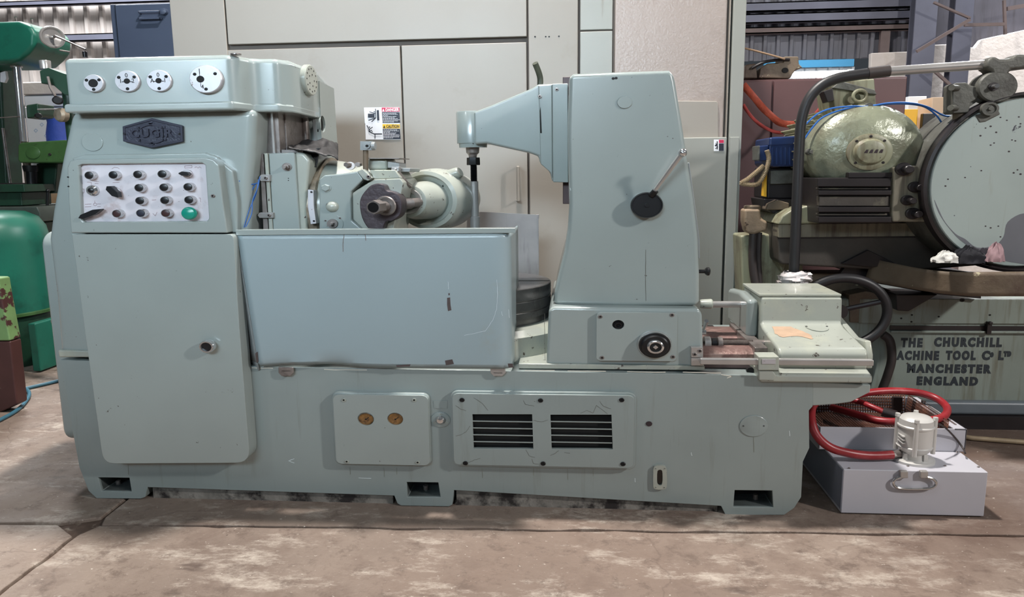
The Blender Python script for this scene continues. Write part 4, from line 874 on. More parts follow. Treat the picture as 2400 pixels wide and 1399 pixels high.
for px in (1742, 1790): inst(sock_b, P(px, 998, FB-.003), bd, scale=(.35, .3, .35))
c = P(1521, 993, FB-.001); mb = MB(); mb.disc(c, .013, .002, seg=9); mb.build('bare_spot', flange, bed)

# ---- cracks, runs and scratches in the paint, as thin marks on the surface
def marks(name, lines, y, wpx, m, par):
    mb = MB()
    for pts in lines:
        pp = [P(a, b, y) for a, b in pts]; q = []
        for i in range(len(pp)-1):
            n = 4
            for j in range(n):
                t_ = j/n; p = pp[i].lerp(pp[i+1], t_); q.append(p+Vector((S_(1.2, y)*noise.noise((p.x*90, p.z*90, 1)), 0, S_(1.2, y)*noise.noise((p.x*90, p.z*90, 7)))))
        q.append(pp[-1])
        for i in range(len(q)-1):
            d = q[i+1]-q[i]; nn_ = Vector((-d.z, 0, d.x)).normalized()*S_(wpx, y)/2*(.6+.6*abs(noise.noise((i*.9, y, len(q)))))
            mb.add([q[i]+nn_, q[i+1]+nn_, q[i+1]-nn_, q[i]-nn_], [(0, 1, 2, 3)])
    o = mb.build(name, m, par, recalc=False, smooth=False); o['kind'] = 'stuff'; return o
crackm = mat('paint_crack', (92, 92, 84), .7, var=.2); runm = mat('rust_run', (104, 84, 70), .6, var=.2); scrm = mat('pale_scratch', (206, 216, 218), .5, var=.05)
marks('paint_cracks', [[(1068, 1022), (1082, 1018), (1092, 1012), (1102, 998)], [(1110, 932), (1130, 945), (1144, 962)], [(1068, 950), (1078, 958), (1092, 963)], [(1226, 938), (1232, 948), (1252, 952)], [(1250, 985), (1268, 989), (1284, 984)], [(1360, 968), (1376, 962), (1390, 968), (1398, 950), (1424, 970)], [(1405, 940), (1414, 952), (1432, 958)], [(1098, 1084), (1112, 1078), (1126, 1074)], [(1232, 1054), (1240, 1068), (1254, 1072)], [(1246, 1076), (1250, 1086), (1262, 1088)], [(1290, 1068), (1302, 1062), (1310, 1056)], [(1322, 1060), (1336, 1062)]], FB-.0366, 1.3, crackm, vp)
marks('rust_runs', [[(807, 548), (805, 560), (804, 575), (804, 590)], [(855, 548), (857, 556), (857, 564)], [(836, 548), (838, 552)]], YG2-.0034, 1.8, runm, gd)
marks('scratches', [[(1164, 655), (1166, 690), (1164, 725), (1155, 750), (1138, 775), (1112, 781), (1088, 786)], [(1192, 725), (1194, 745)], [(1050, 660), (1051, 678)], [(1176, 730), (1178, 740)]], YG2-.0034, 1.2, scrm, gd)
marks('weld_line', [[(1513, 585), (1513, 640), (1514, 705)]], YT-.0006, 1.6, crackm, tcol)
marks('scratches', [[(1335, 300), (1336, 340)], [(1338, 365), (1342, 372), (1338, 378)], [(1340, 420), (1348, 440), (1342, 460), (1336, 440)]], YT+.004, 1.4, scrm, tcol)
marks('paint_cracks', [[(1277, 735), (1276, 760), (1277, 800), (1278, 845)]], YB-.0006, 1.5, crackm, tbase)
marks('scratches', [[(1620, 1060), (1622, 1068)], [(690, 1075), (676, 1080), (690, 1085)], [(840, 1120), (870, 1121)], [(1488, 1120), (1489, 1130)], [(1850, 1010), (1851, 1022)]], FB-.0008, 2.2, scrm, bed)
marks('rust_runs', [[(900, 1096), (901, 1118)], [(930, 1096), (930, 1112)], [(1130, 1098), (1131, 1120)], [(1250, 1098), (1250, 1114)], [(1330, 1098), (1331, 1124)], [(1390, 1098), (1390, 1116)], [(820, 1094), (821, 1112)], [(300, 1090), (301, 1112)], [(1766, 1024), (1767, 1060)]], FB-.0008, 1.4, mat('faint_run', (122, 124, 112), .6, var=.1), bed)
marks('edge_wear', [[(1230, 868), (1300, 868)], [(1330, 869), (1420, 870)], [(1470, 871), (1560, 872)], [(1600, 872), (1690, 874)], [(590, 862), (640, 863)], [(760, 866), (860, 867)], [(1690, 878), (1716, 882), (1704, 886)]], FB-.0008, 2.6, mat('bare_edge', (222, 218, 204), .4, var=.1), bed)
hd_ = mat('dark_seam', (60, 58, 54), .8, var=.2)
marks('seam', [[(156, 263), (300, 261), (450, 258), (560, 256)]], FB-.0008, 2.2, hd_, colm)

# ================================================================== coolant tank
YK = -.01
TK = thing('coolant_tank', 'white steel coolant tank with pump, standing at the right end of the hobbing machine', 'tank', (1.35, .35, 0))
kx0 = X_(1974, 1150, YK); kx1 = X_(2312, 1150, YK); kz = Z_(2140, 1103, YK)
yb1 = PZ(2100, 1056, kz).y; yb2 = PZ(2150, 930, Z_(2100, 1003, yb1)).y; DP = yb2-yb1-.07
mb = MB(); mb.box(kx0, kx1, YK, yb2, .004, kz); body = mb.build('tank_body', tankw, TK, bevel=.004)
mb = MB(); mb.box(kx0-.002, kx0+.002, YK+.002, yb2, .02, kz-.006); mb.build('tank_side', tankshade, TK)  # darker skin puts the shade of the left side into the colour
# settling tray behind, with perforated strainer
tz0 = kz; tz1 = Z_(2100, 1003, yb1)
mb = MB(); th = .006
mb.box(kx0-.03, kx1+.02, yb1, yb1+th, tz0, tz1); mb.box(kx0-.03, kx0-.03+th, yb1, yb2, tz0, tz1); mb.box(kx1+.02-th, kx1+.02, yb1, yb2, tz0, tz1); mb.box(kx0-.03, kx1+.02, yb2-th, yb2, tz0, tz1)
mb.box(kx1-.03, kx1+.02, yb1, yb2, tz1-th, tz1); mb.box(kx0-.03, kx1+.02, yb1, yb2, tz0, tz0+.003)
tr = mb.build('settling_tray', tankw, TK, bevel=.0015)
def perforated(o, u, v, nu, nv, hole=.62):
    """sheet with square openings, as real geometry"""
    mb = MB(); o = Vector(o); u = Vector(u); v = Vector(v)
    for i in range(nu+1):
        a = o+u*(i/nu); w_ = u*((1-hole)/nu/2); mb.add([a-w_, a+w_, a+w_+v, a-w_+v], [(0, 1, 2, 3)])
    for j in range(nv+1):
        for i in range(nu):
            a = o+v*(j/nv)+u*(i/nu)+u*((1-hole)/nu/2); w_ = v*((1-hole)/nv/2); b_ = u*(hole/nu); mb.add([a-w_, a+b_-w_, a+b_+w_, a+w_], [(0, 1, 2, 3)])
    return mb
sx0, sx1 = kx0+.0, kx1-.05; zs0 = tz0+.03
for (o_, u_, v_, a, b) in (((sx0, yb1+.03, zs0), (sx1-sx0, 0, 0), (0, DP, 0), 40, 44), ((sx0, yb2-.04, zs0), (sx1-sx0, 0, 0), (0, .02, .095), 44, 7), ((sx0+.0, yb1+.03, zs0), (0, DP, 0), (-.01, 0, .09), 44, 7), ((sx1, yb1+.03, zs0), (0, DP, 0), (.01, 0, .09), 44, 7)):
    mm = perforated(o_, u_, v_, a, b).build('strainer_mesh', mesh_r, TK, solid=.0015, recalc=False); mm['kind'] = 'stuff'
mb = MB(); mb.box(sx1-.06, sx1-.02, yb2-.05, yb2-.03, tz0, tz1+.01); mb.build('strainer_strap', oilblack, TK)
mb = MB(); mb.cyl((kx1, yb1+.35, tz1+.0), (kx1, yb1+.35, tz1+.014), .010); mb.cyl((kx1+.0, yb1+.05, tz1), (kx1+.0, yb1+.3, tz1+.004), .004); mb.build('lid_stay', steel_d, TK)
for px, py in ((1990, 1098), (2128, 1093), (2215, 1092), (2293, 1095), (2243, 1060)): q = PZ(px, py, kz); inst(sock, q+Vector((0, 0, .0005)), TK, rot=(R(-90), 0, 0), scale=(.5, .4, .5))
# drop handle
q = P(2140, 1110, YK); mb = MB(); yy = YK-.012
mb.tube([P(a, b, yy) for a, b in ((2120, 1116), (2100, 1122), (2094, 1132), (2104, 1143), (2140, 1146), (2180, 1144), (2194, 1134), (2188, 1123), (2168, 1117))], .0055, 10, smooth=6); hd = mb.build('drop_handle', chrome, TK)
for px in (2120, 2167): mb = MB(); mb.plate(PP([(px-9, 1105), (px+9, 1105), (px+9, 1121), (px-9, 1121)], yy-.006), yy-.006, YK+.001); mb.build('handle_lug', steel, hd, bevel=.003)
# pump
pc = PZ(2140, 1078, kz); PR = S_(41, pc.y)
mb = MB(); zt2 = P(2140, 972, pc.y).z-kz
mb.lathe((pc.x, pc.y, kz), (0, 0, 1), [(0, PR*1.13), (.010, PR*1.13), (.013, PR*1.06)], 36); pump = mb.build('pump_flange', pumpw, TK)
mb = MB(); mb.lathe((pc.x, pc.y, kz), (0, 0, 1), [(.012, PR*.70), (.035, PR*.66), (.045, PR*.80), (zt2*.30, PR*.92), (zt2*.34, PR*.97), (zt2*.36, PR*.92), (zt2*.74, PR*.92), (zt2*.76, PR*.98), (zt2*.79, PR*.98), (zt2*.81, PR*.92), (zt2*.92, PR*.88), (zt2*.97, PR*.74), (zt2, PR*.4), (zt2*1.005, .002)], 44)
mb.build('pump_motor', pumpw, pump)
for k in range(4):
    a = R(-112+90*k); x = pc.x+PR*.95*math.cos(a); y = pc.y+PR*.95*math.sin(a); mb = MB()
    mb.cyl((x, y, kz+zt2*.2), (x, y, kz+zt2*.93), .009, seg=10); mb.lathe((x, y, kz+zt2*.93), (0, 0, 1), [(0, .011), (.012, .010)], 6); mb.build('tie_bolt', pumpw, pump)
for k in range(4):
    a = R(-60+90*k); x = pc.x+PR*.72*math.cos(a); y = pc.y+PR*.72*math.sin(a); mb = MB(); mb.box(x-.008, x+.008, y-.008, y+.008, kz+.01, kz+.04); mb.build('pump_leg', pumpw, pump, bevel=.002)
for k in range(3): mb = MB(); z = kz+zt2*(.44+.07*k); mb.box(pc.x-PR*.96, pc.x-PR*.80, pc.y-.045, pc.y+.0, z, z+.004); mb.build('cooling_fin', pumpw, pump)
mb = MB(); a = P(2088, 1066, pc.y-.02); b = P(2115, 1062, pc.y); mb.cyl(a, b, .014, .016); mb.lathe(a, (b-a), [(0, .018), (.02, .018)], 8); mb.build('outlet_elbow', steel_d, pump)
mb = MB(); q = P(2190, 990, pc.y+.02); mb.tube([q, P(2215, 1002, pc.y+.06), P(2242, 1030, pc.y+.1), P(2258, 1052, pc.y+.08), P(2262, 1062, pc.y+.02)], .004, 8, smooth=6); mb.build('pump_cable', rubber_b, TK)
# red hoses
hose = MB(); y0 = pc.y-.02
hose.tube([P(2092, 1066, y0), P(2040, 1068, y0-.01), P(1990, 1062, y0-.02), P(1945, 1048, y0-.03), P(1914, 1020, y0-.01), P(1902, 985, y0+.03), P(1903, 955, y0+.1), P(1915, 940, y0+.22)], .0175, 14, smooth=8)
tag(hose.build('coolant_hose', redhose), 'red rubber hose running from the white pump outlet to the hobbing machine bed', 'hose')
hose = MB(); y0 = yb1
hose.tube([P(1965, 935, y0+.30), P(2030, 921, y0+.32), P(2090, 916, y0+.34), P(2150, 920, y0+.34), P(2195, 934, y0+.30), P(2219, 955, y0+.22), P(2214, 974, y0+.12), P(2185, 984, y0+.06), P(2120, 988, y0+.045), P(2060, 986, y0+.07), P(2010, 972, y0+.16), P(1950, 955, y0+.30)], .0165, 14, smooth=8)
tag(hose.build('coolant_hose', redhose), 'red rubber hose looped over the strainer tray behind the pump', 'hose')
hose = MB(); hose.tube([P(1975, 936, y0+.36), P(2010, 940, y0+.34), P(2040, 952, y0+.28), P(2072, 966, y0+.24)], .013, 12, smooth=8); hose.mi(1); hose.cyl(P(2068, 964, y0+.24), P(2100, 974, y0+.22), .022)
tag(hose.build('coolant_hose', [redhose, oilblack]), 'short red hose end with black coupling lying inside the strainer', 'hose')

# ================================================================== big off-white machine enclosure behind
YC = 1.40
CB = thing('machine_enclosure', 'large off-white sheet metal machine enclosure standing behind the hobbing machine', 'cabinet', (-.7, 1.9, 0))
ex0 = X_(400, 60, YC); ex1 = X_(1746, 60, YC)
def V(px, py): return X_(px, py, YC)
mb = MB(); mb.box(ex0+.01, ex1-.012, YC+.03, 2.35, .0, 2.75); mb.build('enclosure_body', gap, CB)
def cpanel(name, px0, px1, py, z0, z1, m=white_cab, y=YC, th=.03, par=CB, bev=.004, gp_=.004):
    mb = MB(); mb.box(V(px0, py)+gp_, V(px1, py)-gp_, y, YC+.034, z0, z1); return mb.build(name, m, par, bevel=bev)
zs1 = Z_(880, 95, YC); zs2 = Z_(880, 108, YC)
cpanel('side_panel', 400, 530, 60, .06, 2.75)
cpanel('header_panel', 530, 1236, 60, zs1, 2.75)
dl = cpanel('enclosure_door', 535, 941, 180, .12, zs2, y=YC+.003); dr = cpanel('enclosure_door', 941, 1236, 180, .12, zs2, y=YC+.003)
cpanel('corner_post', 1237, 1356, 100, .06, 2.75)
zm1 = Z_(1400, 70, YC)
cpanel('inset_panel', 1358, 1438, 60, zm1+.004, 2.75, white_cab2, YC+.02); cpanel('inset_panel', 1358, 1438, 60, .1, zm1-.004, white_cab2, YC+.02)
rp = cpanel('right_panel', 1440, 1706, 60, .06, 2.75, mat('orange_peel_sheet', (164, 152, 145), .24, var=.04, vs=2, bump=.22, bs=85, col2=((138, 126, 118), .58, .8), cs2=1.6), YC+.008)
cpanel('right_post', 1714, 1748, 60, .0, 2.75, white_cab2, YC-.02)
cpanel('hinge_tube', 1707, 1713, 60, .3, 2.75, white_cab, YC-.012)
mb = MB(); mb.plate(PP([(1575, 236), (1680, 237), (1683, 242), (1684, 330), (1575, 330)], YC-.004), YC-.004, YC+.02); mb.build('cover_sheet', white_cab, CB, bevel=.004)
mb = MB(); mb.box(V(1560, 400), V(1699, 400), YC-.03, YC+.02, .05, Z_(1640, 322, YC-.03)); lrp = mb.build('lower_panel', white_cab2, CB, bevel=.006)
mb = MB(); a = P(1703, 560, YC-.03); mb.box(V(1699, 600), V(1720, 600), YC-.028, YC, .05, Z_(1700, 322, YC)); mb.build('edge_strip', white_cab2, CB, bevel=.003)
# grab handle on the right-hand door
yh = YC-.07; mb = MB(); mb.tube([P(1214, 392, YC), P(1214, 392, yh), P(1215, 470, yh), P(1213, 470, YC)], .009, 8); mb.build('grab_handle', white_cab, dr)
for px, py in ((1254, 86), (1279, 86), (1287, 86), (1310, 85)): inst(sock_b, P(px, py, YC), CB, scale=(.5, .4, .5))
# safety labels
def sign_sheet(name, pts, m, par, off=.002):
    mb = MB(); y = YC+.003-off; mb.plate(PP(pts, y), y, y+.0008); return mb.build(name, m, par)
sd = [(853, 252), (936, 251), (938, 289), (855, 289)]; sc_ = [(856, 289), (937, 289), (939, 327), (857, 327)]
for nm, q, band, bm, tx, tm in (('danger_label', sd, ('DANGER'), red_sign, white_sign, 0), ('caution_label', sc_, ('CAUTION'), yel_sign, ink_sign, 1)):
    s1 = sign_sheet(nm, q, white_sign, dl)
    (x0, y0), (x1, y1), (x2, y2), (x3, y3) = q; xm = x0+(x1-x0)*.50
    off = 2 if tm else 0
    s2 = sign_sheet('colour_band', [(xm, y0+off), (x1, y0+off), (x1+.3, y0+10+off), (xm+.3, y0+10+off)], bm, s1, .003)
    s3 = sign_sheet('text_block', [(xm+.5, y0+11+off), (x1+.3, y0+11+off), (x2, y2-1), (xm+2, y2-1)], ink_sign, s1, .003)
    yt = YC-.0016; c = P((xm+x1)/2+4, y0+5.2+off, yt)
    pr_ = MB().text(band, (0, 0, 0), S_(9.5, yt), depth=.0004, bold=.0006); xs_ = [v_[0] for v_ in pr_.v]; wf = S_(x1-xm-10, yt)/(max(xs_)-min(xs_)); c = P((xm+8.5+x1-1)/2, y0+5.4+off, yt)
    mb = MB(); mb.text(band, c, S_(9.5, yt), depth=.0006, wx=wf, bold=.0006); mb.build('heading', tx, s1)
    mb = MB(); mb.plate(PP([(xm+1.5, y0+8.6+off), (xm+6.5, y0+8.6+off), (xm+4, y0+2.4+off)], yt), yt, yt+.0006); mb.build('alert_triangle', tx, s1)
    for k in range(9 if not tm else 9):
        py = y0+13.4+off+k*(2.55 if not tm else 2.35); ln = [.82, .88, .35, .8, .7, .92, .95, .9, .6, .8][k]
        mb = MB(); x = xm+2.2
        rr_ = random.Random(k+tm*20)
        while x < xm+(x1-xm)*ln:
            wl = rr_.uniform(1.4, 4.6); mb.plate(PP([(x, py-.45), (x+wl, py-.45), (x+wl, py+.45), (x, py+.45)], yt), yt, yt+.0004); x += wl+1.0
        mb.build('text_line', tm and white_sign or white_sign, s1)['kind'] = 'stuff'
    mb = MB()
    def bar(p, q_, w_):
        a = P(*p, yt); b = P(*q_, yt); d = (b-a); n = Vector((-d.z, 0, d.x)).normalized()*S_(w_, yt)/2; e = d.normalized()*S_(w_, yt)*.2
        mb.add([a+n-e, b+n+e, b-n+e, a-n-e], [(0, 1, 2, 3)])
    def dot(p, r_): mb.lathe(P(*p, yt+.0004), (0, -1, 0), [(0, S_(r_, yt)), (.0004, S_(r_, yt))], 12)
    if not tm:
        dot((877, 262), 1.6); bar((880, 255), (880.5, 276), 1.8); bar((879, 266), (866, 262), 1.8); bar((880, 276), (864, 282), 1.9); bar((880, 277), (871, 285), 1.9); bar((864, 271), (876, 271), 9.0); bar((885.5, 259), (886.5, 281), 5.2)
    else:
        dot((866, 298), 1.7); bar((860, 294), (865, 303), 1.8); bar((873, 298), (866, 303), 1.8); bar((865, 302), (865.5, 308), 2.4); bar((865, 308), (876, 313.5), 2.0); bar((866, 308), (870, 305), 1.6); bar((870, 305), (873, 309), 1.6); bar((876, 314), (895, 314), 2.6); bar((879, 315), (879, 324), 1.8)
    mb.build('warning_pictogram', ink_sign, s1, recalc=False)['kind'] = 'stuff'
yy = YC-.032; mb = MB(); mb.plate(PP([(1673, 327), (1697, 327), (1697, 354), (1673, 354)], yy), yy, yy+.001); sl = mb.build('danger_label', white_sign, lrp)
yy -= .001; mb = MB(); mb.plate(PP([(1685, 327.5), (1696.5, 327.5), (1696.5, 335), (1685, 335)], yy), yy, yy+.0008); mb.build('colour_band', red_sign, sl)
mb = MB(); mb.plate(PP([(1685, 336), (1696.5, 336), (1696.5, 353.5), (1685, 353.5)], yy), yy, yy+.0008); mb.build('text_block', ink_sign, sl)
mb = MB()
for p, q_, w_ in (((1681, 331), (1681, 350), 2.2), ((1676, 342), (1680, 339), 3.5), ((1676, 349), (1683, 344), 1.4), ((1677, 335), (1681, 340), 1.2)):
    a = P(*p, yy); b = P(*q_, yy); d = b-a; n = Vector((-d.z, 0, d.x)).normalized()*S_(w_, yy)/2; mb.add([a+n, b+n, b-n, a-n], [(0, 1, 2, 3)])
mb.build('warning_pictogram', ink_sign, sl, recalc=False)['kind'] = 'stuff'

# ================================================================== slate-blue electrical cabinet
YE = 3.0
q = P(268, 10, YE); q2 = P(440, 10, YE)
BC = thing('electrical_cabinet', 'slate-blue sheet metal cabinet beside the left edge of the white enclosure', 'cabinet', ((q.x+q2.x)/2, YE+.3, 0))
mb = MB(); mb.box(X_(262, 60, YE), q2.x, YE, YE+.6, 0, q.z); mb.build('cabinet_body', blue_cab, BC, bevel=.006)
mb = MB(); mb.box(X_(277, 60, YE), q2.x-.03, YE-.02, YE-.001, .15, q.z-.01); bd_ = mb.build('cabinet_door', blue_cab, BC, bevel=.005)
mb = MB(); mb.box(X_(274, 60, YE), X_(277, 60, YE), YE-.004, YE, .1, q.z-.005); mb.build('door_gap', darkhole, BC)
for py in (29, 44): mb = MB(); a = P(325, py, YE-.05); b = P(376, py-1, YE-.05); mb.box(a.x, b.x, YE-.06, YE-.045, a.z-.008, a.z+.008); mb.box(a.x, a.x+.01, YE-.06, YE-.02, a.z-.008, a.z+.008); mb.box(b.x-.01, b.x, YE-.06, YE-.02, a.z-.008, a.z+.008); mb.build('handle_bar', blue_cab, bd_, bevel=.003)
mb = MB(); c = P(385, 28, YE-.02); mb.lathe(c, (0, -1, 0), [(0, .035), (.03, .03), (.034, .02)], 18); mb.build('lock_boss', blue_cab, bd_)

# ================================================================== maroon cabinet
YM = 2.25
MC = thing('storage_cabinet', 'dull maroon double-door cabinet between the white enclosure and the grinder', 'cabinet', (1.6, YM+.25, 0))
mz = Z_(1900, 184, YM); mx0 = X_(1700, 250, YM); mx1 = X_(2122, 250, YM); mxs = X_(1808, 250, YM)
mb = MB(); mb.box(mx0, mx1, YM, YM+.5, 0, mz); mb.build('cabinet_body', red_cab, MC, bevel=.006)
for a, b in ((mx0+.01, mxs-.006), (mxs+.006, mx1-.01)): mb = MB(); mb.box(a, b, YM-.018, YM-.001, .1, mz-.012); mb.build('cabinet_door', red_cab, MC, bevel=.004)
# rusty casting lying on it
RC = thing('rusty_bracket', 'rusty cast bracket with curved brown belt lying on the maroon cabinet', 'bracket', (X_(1820, 180, YM+.1), YM+.1, mz))
yy = YM+.05
mb = MB(); mb.plate(PP([(1778, 183), (1782, 160), (1800, 148), (1835, 146), (1838, 132), (1872, 132), (1873, 150), (1882, 158), (1866, 163), (1855, 178), (1852, 184)], yy), yy, yy+.22); mb.build('bracket_casting', rusty, RC, bevel=.008)
mb = MB(); mb.lathe(P(1840, 165, yy), (0, -1, 0), [(0, .022), (.004, .02)], 14); mb.build('bolt_hole', darkhole, RC)
mb = MB(); mb.grid(lambda u, v: (lambda p: (p.x, p.y, p.z))(P(1740+100*u, 112+26*u*u+6*math.sin(u*3), yy-.05+.28*v)), 16, 3); mb.build('belt', wood, RC, solid=.012)
mb = MB(); mb.plate(PP([(1745, 184), (1746, 152), (1772, 148), (1776, 184)], yy), yy, yy+.2); mb.build('side_block', rusty, RC, bevel=.01)
mb = MB(); mb.tube([P(1762, 160, yy-.01), P(1790, 146, yy-.02), P(1830, 140, yy-.01), P(1850, 140, yy)], .010, 8, smooth=5); mb.build('tie_strap', oilblack, RC)

# ================================================================== orange lifting sling
SG = thing('lifting_sling', 'frayed orange webbing sling hanging in front of the maroon cabinet', 'sling', P(1800, 310, 1.9))
def ribbon(pts, w_, y, m, name):
    pp = [P(a, b, y) for a, b in pts]; mb = MB(); L_ = []
    n = len(pp)
    for i in range(n-1):
        for j in range(5):
            t_ = j/5; a, b, c, d = pp[max(i-1, 0)], pp[i], pp[i+1], pp[min(i+2, n-1)]
            L_.append(.5*((2*b)+(c-a)*t_+(2*a-5*b+4*c-d)*t_*t_+(3*b-a-3*c+d)*t_**3))
    L_.append(pp[-1]); k = len(L_)
    vs = [];
    for i, p in enumerate(L_):
        d = (L_[min(i+1, k-1)]-L_[max(i-1, 0)]).normalized(); nn_ = Vector((-d.z, 0, d.x))*w_/2; vs += [p+nn_, p-nn_+Vector((0, .01*math.sin(i), 0))]
    mb.add(vs, [(2*i, 2*i+1, 2*i+3, 2*i+2) for i in range(k-1)]); return mb.build(name, m, SG, solid=.004)
ribbon([(1742, 198), (1770, 232), (1800, 265), (1830, 288), (1865, 292)], S_(15, 1.9), 1.9, orange, 'webbing')
ribbon([(1742, 245), (1765, 278), (1800, 303), (1830, 311), (1865, 308), (1895, 285), (1925, 250), (1945, 224)], S_(7, 1.85), 1.88, mat('faded_red_webbing', (150, 52, 46), .8, var=.2, vs=40), 'webbing')

# ================================================================== boxes and rack behind, right
RK = thing('storage_rack', 'low steel rack carrying the boxes behind the grinder', 'rack', (3.1, 3.6, 0))
rx0, rx1 = X_(2105, 300, 3.5), X_(2260, 300, 3.5); rz = Z_(2180, 312, 3.5)
mb = MB(); mb.box(rx0, rx1, 3.4, 4.0, rz-.03, rz); mb.build('shelf', beam2, RK)
for x in (rx0, rx1-.04):
    for y in (3.4, 3.96): mb = MB(); mb.box(x, x+.04, y, y+.04, 0, rz-.03); mb.build('leg', beam2, RK)
def pbox(name, a, b, c, d, y, dep, m, label, cat, grp=None):
    p = P(a, b, y); q = P(c, d, y); mb = MB(); mb.box(p.x, q.x, y, y+dep, rz+.001 if d > 296 else q.z, p.z); o = mb.build(name, m, None, bevel=.004); tag(o, label, cat, grp); return o
pbox('cardboard_box', 2186, 228, 2242, 310, 3.5, .26, card, 'tall pale brown cardboard box behind the grinder clamp', 'box')
pbox('black_box', 2164, 266, 2190, 310, 3.44, .05, black, 'flat black box leaning on the pale cardboard box', 'box')
pbox('yellow_bin', 2119, 256, 2148, 310, 3.5, .3, yellow, 'yellow plastic bin beside the maroon cabinet', 'bin')
pbox('wrapped_carton', 2130, 226, 2166, 310, 3.82, .12, paperw, 'white wrapped carton standing behind the yellow bin', 'carton')

# ================================================================== wrapped boards and bag behind the drill, left
yv = 4.2
for k, (a, b, c, d) in enumerate(((52, 250, 150, 330), (58, 222, 160, 252), (50, 192, 155, 222))):
    p = P(a, b, yv); q = P(c+60, d, yv); z0 = P(100, {252: 250}.get(d, d), yv).z; z1 = P(100, b, yv).z-.004
    if k == 0: z0 = .02
    o = tag(MB().box(p.x, q.x, yv-.02*k, yv+.5, z0, z1).build('wrapped_board_pack', paperw if k < 2 else plaster, None, bevel=.01), ('tall white wrapped pack with printed blue symbols behind the green drill', 'thin white pack second from the top of the stack behind the drill', 'dusty off-white slab topmost on the stack behind the drill')[k], 'pack')
    if k == 0:
        for i in range(7):
            px, py = [(88, 262), (112, 270), (98, 292), (118, 300), (128, 266), (108, 318), (84, 306)][i]
            mb = MB(); y2 = yv-.001
            mb.plate(PP([(px-5, py), (px, py-5), (px+5, py), (px, py+5)], y2), y2, y2+.0008, [PP([(px-3, py), (px, py-3), (px+3, py), (px, py+3)], y2)]); mb.build('printed_symbol', printb, o)
p = P(140, 300, 3.95)
mb = MB(); mb.lathe((p.x, 3.95, p.z-.55), (0, 0, 1), [(0, .10), (.05, .13), (.5, .12), (.6, .10), (.66, .11)], 16)
tag(mb.build('blue_sack', mat('blue_sack', (40, 66, 150), .6, var=.2, vs=8, bump=.6, bs=14)), 'crumpled blue sack standing behind the green drill table', 'sack')
tag(MB().box(p.x-.2, p.x+.25, 3.8, 4.1, 0, p.z-.551).build('wooden_crate', wood, None, bevel=.01), 'wooden crate under the blue sack behind the drill', 'crate')

# ================================================================== green radial drilling machine (left edge)
YD2 = 3.05
D = thing('radial_drill', 'green radial drilling machine with steel spindle and handwheel at the left edge', 'drill', (P(20, 300, YD2).x, YD2, 0))
def gp(pts, y, d, name, m, bev=.01, par=None, seg=3):
    mb = MB(); mb.plate(PP(pts, y), y, y+d); return mb.build(name, m, par or D, bevel=bev, seg=seg)
head = gp([(-120, 56), (-20, 50), (42, 48), (70, 58), (82, 78), (80, 108), (64, 126), (46, 142), (20, 148), (-120, 150)], YD2-.15, .45, 'gearbox_head', green, .045, seg=4)
mb = MB(); a = P(62, 90, YD2); ax_ = Vector((.85, -.5, -.06)).normalized()
mb.lathe(a, ax_, [(0, .10), (.035, .10), (.04, .083), (.08, .085), (.13, .078), (.15, .06)], 32, sq=.85); mb.build('feed_clutch', steel_d, head)
wc = P(122, 87, YD2-.12)
mb = MB(); mb.lathe(wc, ax_, [(-.014, .078), (-.007, .093), (.005, .098), (.014, .093), (.014, .083), (.0, .07), (-.01, .024), (-.03, .026)], 36, sq=.85); wh = mb.build('hand_wheel', steel, head)
mb = MB(); mb.lathe(wc, ax_, [(-.02, .018), (.03, .015), (.034, .01)], 16); mb.build('wheel_hub', chrome, wh)
mb = MB(); e0 = P(140, 118, YD2-.14); mb.tube([e0, P(165, 122, YD2-.20)], .008, 8, rf=lambda t: .006+.004*math.sin(t*3)); mb.build('wheel_handle', steel_d, wh)
mb = MB(); mb.tube([P(128, 84, YD2-.14), P(152, 94, YD2-.16), P(178, 106, YD2-.17), P(200, 116, YD2-.18)], .008, 8, rf=lambda t: .009-.003*math.sin(t*3)); lv = mb.build('feed_lever', steel_d, head)
mb = MB(); q = P(199, 128, YD2-.18); mb.lathe((q.x, q.y, q.z-.02), (0, 0, 1), [(0, .016), (.04, .018), (.045, .012)], 14); mb.build('lever_knob', black, lv)
for px, py in ((37, 44), (75, 48)): mb = MB(); q = P(px, py, YD2-.05); mb.lathe((q.x, q.y, q.z-.02), (0, 0, 1), [(0, .008), (.03, .008), (.034, .012)], 10); mb.build('grease_nipple', steel_d, head)
# spindle sleeve and column
x = X_(42, 240, YD2); zt_s = Z_(42, 148, YD2); zb_s = Z_(46, 332, YD2)
mb = MB(); mb.lathe((X_(38, 150, YD2), YD2, Z_(38, 158, YD2)), (0, 0, 1), [(0, .045), (.02, .047), (.03, .045)], 24); mb.build('spindle_collar', steel, D)
mb = MB(); mb.cyl((X_(40, 155, YD2), YD2, zt_s), (X_(56, 330, YD2), YD2, zb_s), .030, seg=20); mb.build('spindle', chrome, D)
mb = MB(); mb.cyl((X_(28, 155, YD2), YD2+.05, zt_s), (X_(46, 330, YD2), YD2+.05, zb_s-.4), .03, seg=16); mb.build('guide_bar', rusty, D)
gp([(-120, 140), (2, 150), (6, 260), (20, 480), (30, 700), (-120, 700)], YD2+.25, .2, 'column', green3, .02)
gp([(0, 170), (12, 166), (15, 184), (10, 194), (0, 192)], YD2+.02, .03, 'depth_dial', white_sign, .004)
gp([(60, 246), (88, 242), (92, 268), (88, 274), (62, 278)], YD2+.02, .2, 'arm_clamp', green3, .012); mb = MB(); mb.lathe(P(90, 272, YD2), (.6, -.8, 0), [(0, .03), (.05, .028), (.06, .02)], 18); mb.build('clamp_knob', black, D)
